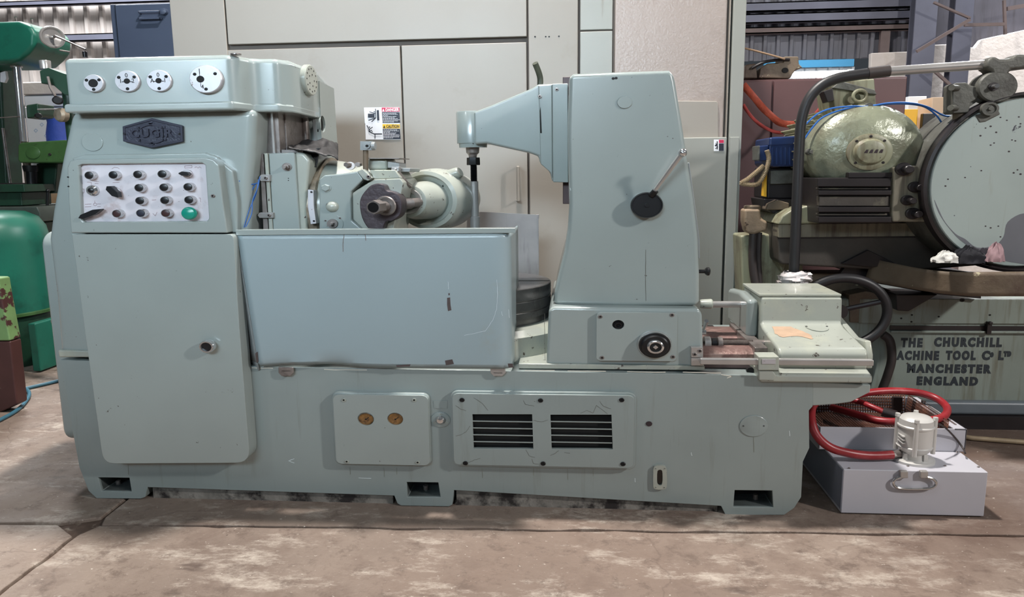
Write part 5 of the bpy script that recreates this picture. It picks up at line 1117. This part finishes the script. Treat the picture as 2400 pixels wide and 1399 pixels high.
# yellow-green work head below
wh2 = gp([(41, 340), (48, 334), (150, 328), (172, 330), (172, 382), (46, 382), (41, 374)], YD2-.12, .35, 'work_head', green2, .014)
mb = MB(); mb.lathe(P(78, 358, YD2-.12), (0, -1, 0), [(0, S_(19, 2.8)), (.004, S_(19, 2.8)), (.006, S_(18, 2.8))], 28); rc_ = mb.build('round_cover', green2, wh2)
mb = MB(); mb.lathe(P(117, 362, YD2-.12), (0, -1, 0), [(0, .014), (.006, .012)], 12); mb.build('oil_plug', oilblack, wh2)
mb = MB(); mb.lathe((X_(72, 392, YD2), YD2, Z_(72, 402, YD2)), (0, 0, 1), [(0, .055), (.03, .06), (.05, .06)], 24); mb.build('spindle_nose', blackm, D)
mb = MB(); mb.cyl((X_(74, 400, YD2), YD2, Z_(74, 402, YD2)), (X_(80, 500, YD2), YD2, Z_(80, 500, YD2)), .042, seg=20); mb.build('lower_spindle', blackm, D)
gp([(84, 382), (134, 382), (128, 452), (88, 455)], YD2+.1, .2, 'rear_casting', green3, .012)
gp([(-100, 432), (56, 432), (58, 450), (-100, 452)], YD2-.25, .4, 'vice_jaw', green3, .006); gp([(-100, 450), (50, 450), (52, 482), (-100, 484)], YD2-.22, .35, 'vice_body', green3, .008)
for k in range(4): mb = MB(); q = P(6+k*12, 431, YD2-.1-.0*k); mb.box(q.x-.008, q.x+.03, YD2-.2, YD2+.1, q.z-.004, q.z+.006); mb.build('vice_serration', oilblack, D)
gp([(-100, 486), (86, 484), (94, 500), (94, 520), (-100, 520)], YD2-.3, .8, 'drill_table', mat('grey_cast_table', (78, 86, 80), .45, .3, var=.2, vs=8), .008)
mb = MB(); mb.cyl(P(110, 500, YD2-.1), P(112, 450, YD2-.1), .011, seg=12); mb.ball(P(112, 447, YD2-.1), .016); mb.build('table_handle', black, D)
gp([(-100, 520), (90, 520), (100, 700), (100, 860), (-100, 860)], YD2+.2, .45, 'pedestal', green3, .02)
mb = MB(); mb.tube([P(0, 276, YD2-.03), P(30, 274, YD2-.03), P(47, 273, YD2-.03)], .005, 6); mb.build('feed_rod', steel_d, D)
mb = MB(); mb.cyl(P(6, 300, YD2+.2), P(24, 430, YD2+.2), .012); mb.build('feed_rod', steel_d, D)
# small tool head peeping out between drill and hobbing machine
AM = thing('bench_drill', 'small dark green drill head with steel cap beside the hobbing machine top', 'drill', (P(118, 200, 1.5).x, 1.6, 0))
def ga(pts, y, d, name, m, bev=.006):
    mb = MB(); mb.plate(PP(pts, y), y, y+d); return mb.build(name, m, AM, bevel=bev)
ga([(92, 166), (112, 158), (150, 172), (176, 178), (176, 226), (150, 222), (120, 196), (96, 196)], 1.5, .14, 'arm', green3)
mb = MB(); q = P(107, 160, 1.55); mb.lathe((q.x, 1.55, q.z-.005), (0, 0, 1), [(0, .03), (.045, .032), (.05, .03), (.05, .02)], 22); mb.build('steel_cap', steel, AM)
mb = MB(); mb.tube([P(112, 180, 1.47), P(118, 205, 1.46), P(130, 226, 1.45)], .008, 8); mb.build('link_rod', steel_d, AM)
mb = MB(); mb.lathe(P(136, 236, 1.45), (.5, -.8, 0), [(-.02, .028), (.03, .03), (.036, .022)], 20); mb.build('grip_knob', black, AM)
mb = MB(); mb.cyl((P(160, 200, 1.6).x, 1.6, 0), (P(160, 200, 1.6).x, 1.6, P(160, 200, 1.6).z), .04); mb.build('pillar', green3, AM)
mb = MB(); mb.tube([P(88, 257, 1.5), P(150, 256, 1.5), P(170, 256, 1.56)], .005, 6); mb.build('stop_rod', steel_d, AM)
mb = MB(); mb.lathe(P(152, 270, 1.5), (-.4, -.9, 0), [(0, .05), (.03, .052), (.045, .04), (.05, .01)], 22); mb.build('brass_cup', brass, AM)

# ================================================================== green domed cover standing on the floor
gc = PZ(40, 872, 0); GX = X_(-14, 800, 2.3); GR = X_(103, 700, 2.3)-GX
G = thing('green_domed_machine', 'round-topped dark green machine cover on the floor at the left edge', 'machine', (GX, 2.3, 0))
zd = Z_(40, 497, 2.1); zs_ = Z_(40, 742, 2.05)
mb = MB(); mb.lathe((GX, 2.3, 0), (0, 0, 1), [(zs_+.01, GR), (zd-.22, GR), (zd-.12, GR*.96), (zd-.05, GR*.86), (zd-.01, GR*.68), (zd, GR*.4), (zd+.003, .01)], 48); mb.build('dome_cover', green, G)
mb = MB(); mb.lathe((GX, 2.3, 0), (0, 0, 1), [(zs_-.016, GR*1.012), (zs_-.012, GR*1.03), (zs_+.006, GR*1.03), (zs_+.012, GR*1.0)], 48); mb.build('band', green2, G)
mb = MB(); mb.lathe((GX, 2.3, 0), (0, 0, 1), [(.003, GR*.97), (zs_-.02, GR*.97)], 40); mb.build('base_drum', green3, G)
for px, w_ in ((84, 14),): mb = MB(); q = P(px, 800, 2.0); mb.box(q.x-.01, q.x+.05, 1.95, 2.3, .01, zs_-.03); mb.build('base_rib', green, G, bevel=.01)

# brown tapered foot of the next machine, with flaking green paint
yb_ = 1.08
BP = thing('machine_pedestal', 'tapered brown machine pedestal with flaking green top, cut by the left edge', 'pedestal', (P(-40, 900, yb_).x, 1.2, 0))
mb = MB(); mb.plate(PP([(-150, 800), (24, 800), (40, 948), (-12, 972), (-150, 1000)], yb_), yb_, yb_+.09); mb.build('pedestal_foot', brown, BP, bevel=.01)
mb = MB(); mb.plate(PP([(-150, 648), (-3, 652), (3, 690), (24, 799), (-150, 799)], yb_), yb_, yb_+.09); mb.build('pedestal_top', green_chip, BP, bevel=.01)
# blue air hose on the floor
mb = MB(); pts = [PZ(a, b, .012) for a, b in ((-60, 1012), (0, 984), (44, 958), (68, 928), (62, 912), (45, 914), (70, 908), (110, 899), (150, 890), (230, 880))]
mb.tube(pts, .011, 10, smooth=6); tag(mb.build('air_hose', bluehose), 'thin teal-blue air hose curling on the floor past the brown pedestal', 'hose')

# ================================================================== surface grinder on the right
GY = 1.10
mat('oil_streaked_plate', (122, 116, 100), .5, var=.2, vs=6, streak=((58, 48, 42), .48, .75), bump=.2, bs=30)
G2 = thing('surface_grinder', 'weathered pale green surface grinder with round wheel guard and large electric motor', 'grinder', (1.9, 1.6, 0))
def gg(pts, y, d, name, m, bev=.006, par=None, holes=(), seg=2):
    mb = MB(); mb.plate(PP(pts, y), y, y+d, [PP(h, y) for h in holes]); return mb.build(name, m, par or G2, bevel=bev, seg=seg)
gx0 = X_(1752, 800, GY); gxe = 3.4
zbt = Z_(2300, 700, GY)
mb = MB(); mb.box(gx0, gxe, GY, 2.0, .10, zbt); base = mb.build('grinder_base', gpaint2, G2, bevel=.012, seg=3)
mb = MB(); zf = Z_(2300, 972, GY-.02); mb.box(gx0-.01, gxe, GY-.035, 2.0, zf, zf+.075); mb.build('base_flange', mat('blue_grey_flange', (104, 112, 118), .4, var=.12, vs=6), G2, bevel=.02, seg=3)
mb = MB(); mb.box(gx0, gxe, GY-.06, 2.0, .0, zf+.002); mb.build('plinth', oilblack, G2)
zg = Z_(2300, 769, GY); mb = MB(); mb.box(X_(2085, 769, GY), gxe, GY-.006, GY+.01, zg-.012, zg+.012); mb.build('drip_rail', oilblack, base)
mb = MB(); mb.box(X_(2085, 776, GY), gxe, GY-.02, GY+.01, zg-.024, zg-.012); mb.build('drip_ledge', gpaint2, base, bevel=.003)
q = P(2317, 769, GY-.02); mb = MB(); mb.box(q.x-.012, q.x+.012, GY-.03, GY, q.z-.03, q.z+.035); mb.lathe((q.x, GY-.03, q.z+.03), (0, -1, 0), [(0, .012), (.01, .01)], 10); mb.build('rail_clip', oilblack, base, bevel=.003)
zl = Z_(2300, 758, GY); mb = MB(); mb.box(X_(2010, 758, GY), gxe, GY-.012, GY+.01, zl, zbt); mb.build('upper_apron', gpaint2, base, bevel=.004)
for px, py in ((2112, 746), (2137, 738), (2136, 754), (2320, 738), (2200, 742)): inst(sock_b, P(px, py, GY-.012), base, scale=(.6, .3, .6))
inst(sock_b, P(2255, 703, GY-.012), base, scale=(1.3, .4, 1.3))
# stencilled maker's lettering
sten = mat('stencil_black', (38, 46, 52), .6, var=.15, vs=40, col2=((110, 120, 112), .66, .72), cs2=40)
yt = GY-.0012
for body, px0, px1, py, hh in (('THE', 2112, 2162, 804, 19), ('CHURCHILL', 2192, 2345, 803, 19), ('MACHINE', 2084, 2199, 834, 19), ('TOOL', 2218, 2286, 834, 19), ('C', 2302, 2320, 834, 19), ('o', 2321, 2329, 830, 13), ('L', 2340, 2352, 834, 19), ('TD', 2353, 2370, 830, 10), ('MANCHESTER', 2127, 2319, 865, 18), ('ENGLAND', 2150, 2290, 894, 18)):
    c = P((px0+px1)/2, py, yt); wpx = px1-px0
    size = S_(hh, yt)/.70; probe = MB().text(body, (0, 0, 0), size, depth=.0004, bold=.0042, spacing=1.35); xs_ = [v_[0] for v_ in probe.v]; wx = S_(wpx, yt)/(max(xs_)-min(xs_)) * .97
    mb = MB(); mb.text(body, c, size, depth=.0006, wx=wx, bold=.0042, spacing=1.35); mb.build('stencilled_word', sten, base)
# left pedestal part, yellowed
gg([(1735, 552), (1880, 545), (1885, 700), (1890, 1000), (1752, 1000)], GY+.05, .2, 'pedestal', gpaint, .012)
gg([(1812, 545), (1838, 530), (1850, 590), (1836, 640), (1812, 600)], GY-.02, .2, 'pedestal_web', gpaint, .008)
gg([(1745, 640), (1990, 640), (2110, 690), (2110, 760), (1745, 760)], GY+.10, .15, 'knee_casting', rusty, .01)
gg([(1990, 690), (2030, 682), (2110, 700), (2105, 756), (1992, 756)], GY-.01, .2, 'stained_plate', rusty, .006)
# dark cross slide
gg([(1822, 540), (1824, 524), (2180, 520), (2225, 560), (2300, 622), (2120, 636), (1832, 620), (1824, 612)], GY-.12, .6, 'cross_slide', oilwood, .012)
gg([(1824, 526), (1920, 524), (2180, 522), (2210, 548), (2205, 553), (1824, 557)], GY-.135, .1, 'slide_edge', MATS['oil_streaked_plate'], .004)
gg([(1824, 556), (2190, 552), (2193, 556), (1824, 560)], GY-.128, .02, 'slide_joint', oilblack, .001)
gg([(1822, 526), (1834, 506), (1856, 492), (1900, 480), (1912, 470), (1920, 440), (1922, 524)], GY-.15, .5, 'slide_nose', gpaint, .012, seg=3)
blk = gg([(1918, 417), (2090, 415), (2094, 522), (1920, 524)], GY-.33, .5, 'guide_block', oilblack, .004)
for a, b, c, d, m in ((1916, 418, 2088, 437, oilblack), (1918, 440, 2082, 444, oilwood), (1918, 446, 2090, 457, oilblack), (1920, 460, 2084, 483, oilwood), (1918, 485, 2086, 497, oilblack), (1918, 500, 2080, 505, oilwood), (1918, 508, 2090, 521, oilblack)):
    gg([(a, b), (c, b), (c, d), (a, d)], GY-.33-(.03 if m is oilblack else .012), .04, 'guide_strip', m, .003, par=blk)
gg([(1989, 404), (2095, 404), (2095, 417), (1989, 417)], GY-.34, .2, 'guide_strip', oilblack, .003, par=blk)
bp_ = gg([(2096, 392), (2150, 388), (2190, 430), (2200, 520), (2092, 520), (2090, 500)], GY-.36, .3, 'bolting_plate', MATS['oil_streaked_plate'], .008)
for px, py, r_ in ((2116, 396, 18), (2143, 438, 15), (2125, 469, 14), (2138, 500, 16)):
    c = P(px, py, GY-.36); mb = MB(); r_ = S_(r_, GY-.36); mb.lathe(c, (0, -1, 0), [(0, r_), (.012, r_), (.016, r_*.85)], 22); mb.lathe(c+Vector((.008, 0, -.002)), (0, -1, 0), [(.014, r_*.62), (.05, r_*.60), (.054, r_*.5)], 16); mb.build('stud', oilblack, bp_)
# electric motor
mc = P(2027, 352, GY-.22); mr = S_(124, GY-.22)
MO = None
mb = MB(); mb.lathe((mc.x, GY-.22, mc.z), (0, -1, 0), [(-.12, mr*.98), (-.05, mr), (.0, mr), (.035, mr*.95), (.06, mr*.84), (.075, mr*.74), (.083, mr*.66), (.092, mr*.5), (.098, mr*.42), (.098, mr*.01)], 64); MO = mb.build('motor_end_shield', gmotor, G2)
mb = MB(); cx = P(2037, 356, GY-.32); mb.lathe(cx, (0, -1, 0), [(-.01, mr*.39), (.006, mr*.39), (.010, mr*.36), (.010, mr*.29), (.018, mr*.27), (.030, mr*.24), (.034, mr*.2), (.034, .001)], 44); mcap = mb.build('motor_cap', gpaint, MO)
for a in (45, 135, 225, 315, 90): mb = MB(); mb.lathe((cx.x+mr*.33*math.cos(R(a)), cx.y-.010, cx.z+mr*.33*SQ*math.sin(R(a))), (0, -1, 0), [(0, .008), (.002, .006)], 8); mb.build('cap_screw', oilblack, mcap)
mb = MB()
for k in range(4): x = cx.x+(-.036+.022*k); mb.plate([(x, cx.z-.006), (x+.016, cx.z-.006), (x+.020, cx.z+.010), (x+.010, cx.z+.010)], cx.y-.0355, cx.y-.033)
mb.build('worn_raised_lettering', flange, mcap)['kind'] = 'stuff'
mb = MB(); mb.lathe((mc.x, GY-.10, mc.z), (0, 1, 0), [(0, mr*.93), (.5, mr*.93)], 48); mbd = mb.build('motor_body', gmotor, G2)
for k in range(22):
    a = R(-20+k*220/21); x = mc.x+mr*math.cos(a)*.96; z = mc.z+mr*.96*SQ*math.sin(a); mb = MB(); ca, sa = math.cos(a), math.sin(a)
    mb.plate([(x+sa*.006, z-ca*.006*SQ), (x+ca*mr*.10+sa*.003, z+sa*mr*.10*SQ-ca*.003), (x+ca*mr*.10-sa*.003, z+sa*mr*.10*SQ+ca*.003), (x-sa*.006, z+ca*.006*SQ)], GY-.08, GY+.38); mb.build('cooling_fin', gpaint, mbd)
tb_ = gg([(1946, 192), (2050, 184), (2056, 262), (1958, 268)], GY+.02, .25, 'terminal_box', gpaint, .008)
gg([(1950, 206), (1970, 190), (2050, 210), (2056, 222), (2040, 220)], GY+.005, .03, 'box_brace', gcast, .004, par=tb_)
c = P(2015, 225, GY-.01); mb = MB(); mb.tube([(c.x+.032*math.cos(R(a)), c.y, c.z+.028*math.sin(R(a))) for a in range(0, 360, 15)], .009, 10, closed=True); mb.build('lifting_eye', gpaint, tb_)
gg([(1930, 214), (1952, 206), (1956, 236), (1940, 240)], GY+.0, .08, 'cable_gland', oilblack, .004, par=tb_)
for px, py in ((1900, 356), (2158, 352), (2036, 250), (2088, 262)): c = P(px, py, GY-.23); mb = MB(); mb.lathe(c, (0, -1, 0), [(-.02, .022), (.012, .020)], 14); mb.lathe(c, (0, -1, 0), [(.012, .012), (.026, .012)], 6); mb.build('motor_lug', gcast, MO)
gg([(1898, 350), (1908, 350), (1930, 405), (1920, 414), (1900, 380)], GY-.21, .1, 'motor_foot', oilblack, .004)
gg([(2150, 300), (2195, 318), (2215, 345), (2190, 390), (2150, 395)], GY-.10, .3, 'motor_bracket', gcast, .008)
# wheel guard
wy = GY-.42; wc2 = P(2396, 430, wy); wr2 = S_(208, wy)
mb = MB(); mb.lathe((wc2.x, wy, wc2.z), (0, -1, 0), [(-.34, wr2*1.0), (-.005, wr2*1.0), (.0, wr2*.985)], 96, sq=.925); WG = mb.build('wheel_guard_case', gcast, G2)
mb = MB(); mb.lathe((wc2.x, wy, wc2.z), (0, -1, 0), [(-.002, wr2*.95), (.012, wr2*.95), (.016, wr2*.94)], 96, sq=.925); mb.build('wheel_guard_cover', gdisc, WG)
mb = MB(); mb.lathe((wc2.x, wy-.01, wc2.z), (0, -1, 0), [(-.02, wr2*.955), (.012, wr2*.99), (.006, wr2*1.02), (-.05, wr2*1.02)], 96, sq=.925); mb.build('guard_rim', oilblack, WG)
yq = wy-.0168
mb = MB(); mb.plate(smoothpoly(PP([(2190, 468), (2200, 490), (2215, 520), (2240, 548), (2262, 560), (2290, 580), (2330, 575), (2352, 555), (2362, 520), (2400, 500), (2430, 520), (2430, 612), (2380, 616), (2320, 600), (2260, 570), (2225, 535), (2200, 498)], yq), 4), yq, yq+.0006); mb.build('bare_patch', gdisc_bare, WG)
spots = [(2310, 300), (2322, 296), (2345, 275), (2360, 282), (2388, 274), (2392, 290), (2372, 328), (2380, 330), (2335, 310), (2298, 318), (2330, 335), (2322, 340), (2365, 355), (2222, 420), (2216, 436), (2262, 416), (2300, 400), (2385, 398), (2392, 408), (2376, 405), (2310, 530), (2322, 534), (2340, 530), (2345, 555)]
mb = MB()
for i, (px, py) in enumerate(spots):
    r_ = 2.2+1.8*abs(noise.noise((i*1.3, 0, 0))); mb.plate([tuple(v_) for v_ in PP([(px+r_*(1+.5*noise.noise((i, k, 1)))*math.cos(R(k*60)), py+r_*.7*(1+.6*noise.noise((i, k, 2)))*math.sin(R(k*60))) for k in range(6)], yq)], yq, yq+.0006)
mb.build('paint_chips', flange, WG)['kind'] = 'stuff'
c = P(2316, 256, wy-.02); mb = MB(); mb.lathe(c, (0, -1, 0), [(-.03, .038), (.02, .036), (.02, .026), (.014, .024), (.014, .01), (.022, .008)], 24); mb.build('guard_bolt', gcast, WG)
gg([(2286, 270), (2310, 262), (2340, 256), (2346, 268), (2310, 286), (2296, 288)], wy-.02, .08, 'guard_clip', gcast, .006, par=WG)
# swivelling coolant arm
ya = GY-.42
mb = MB(); mb.cyl(P(2250, 262, ya+.04), P(2250, 380, ya+.04), .030, seg=20); arm = mb.build('arm_post', rusty, G2)
cl1 = gg([(2233, 200), (2240, 194), (2266, 193), (2274, 200), (2300, 205), (2290, 232), (2276, 240), (2270, 264), (2236, 266), (2232, 262)], ya, .09, 'post_clamp', gcast, .014, par=arm, seg=3)
for px, py in ((2236, 206), (2233, 253)): c = P(px, py, ya-.005); mb = MB(); mb.lathe(c, (-1, -.6, 0), [(-.02, .018), (.016, .016)], 12); mb.build('clamp_screw', gcast, arm)
mb = MB(); c = P(2334, 204, ya); mb.lathe(c, (0, -1, 0), [(-.07, .085), (.012, .085), (.02, .078)], 36); mb.plate(PP([(2266, 205), (2300, 200), (2330, 175), (2340, 235), (2290, 238), (2266, 255)], ya+.015), ya+.015, ya+.06); kn = mb.build('knuckle_plate', gcast, arm, bevel=0)
mb = MB(); c2 = P(2328, 203, ya-.02); mb.lathe(c2, (0, -1, 0), [(0, .022), (.006, .022)], 18); mb.mi(1); mb.lathe(c2, (0, -1, 0), [(.006, .012), (.03, .011)], 14); mb.build('pivot_bolt', [oilblack, chrome], kn)
gg([(2312, 158), (2315, 140), (2330, 130), (2345, 138), (2372, 136), (2384, 126), (2396, 126), (2430, 130), (2430, 156), (2370, 164), (2362, 178), (2330, 178), (2324, 166)], ya-.02, .09, 'rod_clamp', gcast, .016, par=arm, seg=3)
yr2 = ya+.03
mb = MB(); mb.cyl(P(2082, 167, yr2), P(2330, 150, yr2), S_(10, yr2), seg=20); mb.build('chrome_rod', steel, arm)
mb = MB(); mb.cyl(P(2034, 172, yr2), P(2084, 166, yr2), S_(12.5, yr2), seg=18); mb.cyl(P(1990, 178, yr2), P(2040, 171, yr2), S_(9.5, yr2), seg=18); mb.build('pipe_coupling', rubber_b, arm)
pts = [P(a, b, yr2) for a, b in ((2035, 172), (2000, 177), (1962, 184), (1926, 200), (1896, 232), (1879, 280), (1873, 350), (1869, 440), (1865, 540), (1860, 650))]
mb = MB(); mb.tube(pts, S_(11.5, yr2), 16, smooth=7); mb.build('coolant_standpipe', rubber, arm)
mb = MB(); q = P(1862, 650, yr2)
def crum(u, v):
    a = u*2*math.pi; r_ = (.035+.025*math.sin(v*3.1))*(1+.5*noise.noise((u*9, v*5, 3))); return (q.x+r_*1.3*math.cos(a), q.y-.01+r_*math.sin(a), q.z-.035+.065*v+.012*noise.noise((u*8, v*8, 9)))
mb.grid(crum, 26, 10); tag(mb.build('plastic_wrap', plastic_w), 'crumpled shiny plastic wrap tied round the foot of the black pipe', 'wrap')
mb = MB(); mb.lathe(P(1840, 662, yr2), (1, 0, .1), [(-.04, .018), (.03, .024)], 14); mb.lathe(P(1842, 660, yr2), (1, 0, .1), [(0, .028), (.006, .028)], 16); mb.build('hose_clip', steel_d, arm)
# hand wheel
hy = GY-.38; hc_ = P(1974, 732, hy); hr = S_(100, hy)
mb = MB(); mb.tube([(hc_.x+hr*math.cos(R(a)), hy, hc_.z+hr*SQ*math.sin(R(a))) for a in range(0, 360, 6)], S_(11, hy), 14, closed=True); HW = mb.build('hand_wheel', rubber, G2)
for a in (20, 140, 260): mb = MB(); mb.tube([(hc_.x, hy+.05, hc_.z), (hc_.x+hr*.98*math.cos(R(a)), hy, hc_.z+hr*.98*SQ*math.sin(R(a)))], .012, 8); mb.build('spoke', oilblack, HW)
mb = MB(); mb.cyl((hc_.x, hy+.01, hc_.z), (hc_.x, GY+.1, hc_.z), .032, seg=18); mb.build('wheel_shaft', oilblack, HW)
# splash trough round the table
def trough(u, v):
    px = 2046+u*420; top = 606+34*math.sin(min(1, u*1.9)*math.pi/2)-4*u; bot = 656+38*math.sin(min(1, u*1.6)*math.pi/2)
    px -= (1-min(1, u*3))*18*v; y = GY-.10-.44*math.sin(min(1, u*1.3)*math.pi/2); p = P(px, top+(bot-top)*v, y); return tuple(p)
mb = MB(); mb.grid(trough, 40, 6); TR_ = mb.build('splash_trough', rusty, G2, solid=.012)
mb = MB(); mb.grid(lambda u, v: (lambda a: (a[0], a[1]+(.75-(a[1]-GY+.4))*v, a[2]+.01))(trough(u, 1)), 30, 4); mb.build('trough_floor', oilblack, G2, solid=.004)
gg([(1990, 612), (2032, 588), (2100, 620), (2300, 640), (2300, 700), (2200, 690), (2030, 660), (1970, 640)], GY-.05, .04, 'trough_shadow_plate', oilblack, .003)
gg([(1972, 618), (2035, 586), (2110, 622), (2040, 626)], GY-.14, .03, 'deflector', oilblack, .003)
gg([(2100, 690), (2200, 690), (2130, 730), (2102, 728)], GY-.12, .12, 'trough_bracket', oilblack, .006)
# black hose beside the lettering and oiled pipe at the pedestal
mb = MB(); mb.tube([P(2070, 784, GY-.06), P(2086, 800, GY-.07), P(2090, 840, GY-.08), P(2080, 880, GY-.08), P(2062, 930, GY-.07), P(2056, 970, GY-.04)], .022, 12, smooth=7); mb.build('drain_hose', rubber_b, G2)
mb = MB(); mb.tube([P(1766, 545, GY-.02), P(1764, 600, GY-.02), P(1768, 650, GY-.02), P(1780, 700, GY-.02)], .022, 12, smooth=6); mb.tube([P(1780, 545, GY-.02), P(1778, 610, GY-.02), P(1784, 690, GY-.02)], .014, 10, smooth=6); mb.build('oil_hose', rubber_b, G2)
for i, (x, y_, z_) in enumerate(()): pass
el = gg([(1744, 490), (1782, 490), (1785, 512), (1800, 520), (1798, 540), (1782, 545), (1768, 550), (1750, 546), (1744, 520)], GY-.05, .10, 'elbow_fitting', mat('painted_over_elbow', (142, 122, 100), .6, var=.2, vs=10, chips=((70, 52, 40), .64, 24), bump=.3, bs=40), .014, seg=3)
mb = MB(); c = P(1763, 492, GY); mb.lathe((c.x, GY, c.z-.01), (0, 0, 1), [(0, .042), (.03, .044), (.034, .035)], 18); mb.build('fitting_nut', rusty, el)
# hydraulic pump with blue motor behind the pipe
hp = gg([(1800, 392), (1875, 392), (1876, 466), (1798, 466)], GY+.05, .3, 'pump_block', oilblack, .008)
gg([(1806, 400), (1868, 398), (1868, 430), (1806, 432)], GY+.03, .03, 'pump_plate', gcast, .004, par=hp)
gg([(1792, 402), (1798, 400), (1797, 462), (1788, 460)], GY+.03, .04, 'yellow_lead', yellow, .003, par=hp)
gg([(1790, 466), (1880, 466), (1880, 500), (1812, 500), (1795, 490)], GY+.02, .3, 'pump_bracket', oilblack, .006); gg([(1800, 478), (1822, 468), (1850, 476), (1850, 492), (1796, 492)], GY-.02, .1, 'bracket_cover', rusty, .006)
c = P(1840, 356, GY+.0); mb = MB(); br = S_(34, GY)
mb.plate(rrect(c.x-br*1.05, c.x+br*1.1, c.z-br*.96, c.z+br*.98, .03, 6), GY-.01, GY+.30); bm_ = mb.build('blue_motor', bluemot, G2, bevel=.006)
gg([(1804, 322), (1872, 318), (1874, 340), (1803, 343)], GY-.014, .31, 'fan_cowl', bluemot, .01, par=bm_, seg=3)
for k in range(6): gg([(1810+k*10, 346), (1813+k*10, 346), (1813+k*10, 386), (1810+k*10, 386)], GY-.022, .02, 'cooling_fin', bluemot, .001, par=bm_)
gg([(1779, 342), (1802, 340), (1802, 376), (1780, 378)], GY+.0, .12, 'terminal_box', bluemot, .006, par=bm_); gg([(1776, 342), (1781, 341), (1781, 374), (1776, 375)], GY-.01, .12, 'box_lid', gcast, .002, par=bm_)
mb = MB(); pts = [P(a, b, GY-.03) for a, b in ((1797, 352), (1802, 372), (1797, 395), (1785, 420), (1772, 432), (1752, 432), (1738, 429), (1752, 420), (1772, 404), (1790, 388))]
mb.tube(pts, .013, 10, smooth=16, rf=lambda t: .0105+.003*(int(t*144) % 2)); mb.build('flexible_conduit', conduit, bm_)
# blue leads over the motor
for k, pts in enumerate(([(1888, 292), (1915, 268), (1950, 254), (2000, 249), (2034, 250), (2080, 242), (2130, 241), (2172, 250), (2210, 270), (2232, 272)], [(1886, 325), (1905, 298), (1930, 274), (1975, 257), (2020, 250), (2060, 246), (2110, 243), (2160, 248), (2190, 266), (2208, 290), (2216, 318)])):
    mb = MB(); mb.tube([P(a, b, GY-.25+.01*k) for a, b in pts], .0042, 8, smooth=6); mb.build('blue_lead', bluewire, MO)

# rags in the trough
def ragm(px, py, w_, h_, d_, y, m, name, label, seed):
    c = P(px, py, y); mb = MB()
    def f(u, v):
        a = u*2*math.pi; s_ = math.sin(v*math.pi/2); r_ = (1+.45*noise.noise((math.cos(a)*2+seed, math.sin(a)*2, v*3)))*math.cos(v*math.pi/2)
        return (c.x+w_*r_*math.cos(a), c.y+d_*r_*math.sin(a), c.z+.03+h_*s_*(1+.5*noise.noise((math.cos(a)*3, math.sin(a)*3+seed, 4)))+.008*noise.noise((a*5, v*9, seed)))
    mb.grid(f, 30, 12); return tag(mb.build(name, m), label, 'rag')
ry_ = GY-.475
ragm(2214, 630, .055, .045, .03, ry_, rag_w, 'rag', 'crumpled white rag with green print in the rusty trough', 1)
ragm(2268, 632, .07, .065, .03, ry_, rag_b, 'rag', 'black rag heaped in the middle of the rusty trough', 5)
ragm(2330, 628, .04, .075, .03, ry_, rag_p, 'rag', 'dusty pink rag hanging against the wheel guard', 9)
# ribbed conduit on the floor by the plinth
a = PZ(2262, 1026, .014); pts = [PZ(x, y_, .014) for x, y_ in ((2235, 1010), (2262, 1024), (2320, 1030), (2370, 1034), (2440, 1040), (2520, 1050))]
mb = MB(); mb.tube(pts, .014, 12, smooth=26, rf=lambda t: .0125+.0025*(int(t*260) % 2)); tag(mb.build('flexible_conduit', conduit), 'ribbed beige conduit lying on the floor along the grinder plinth', 'conduit')
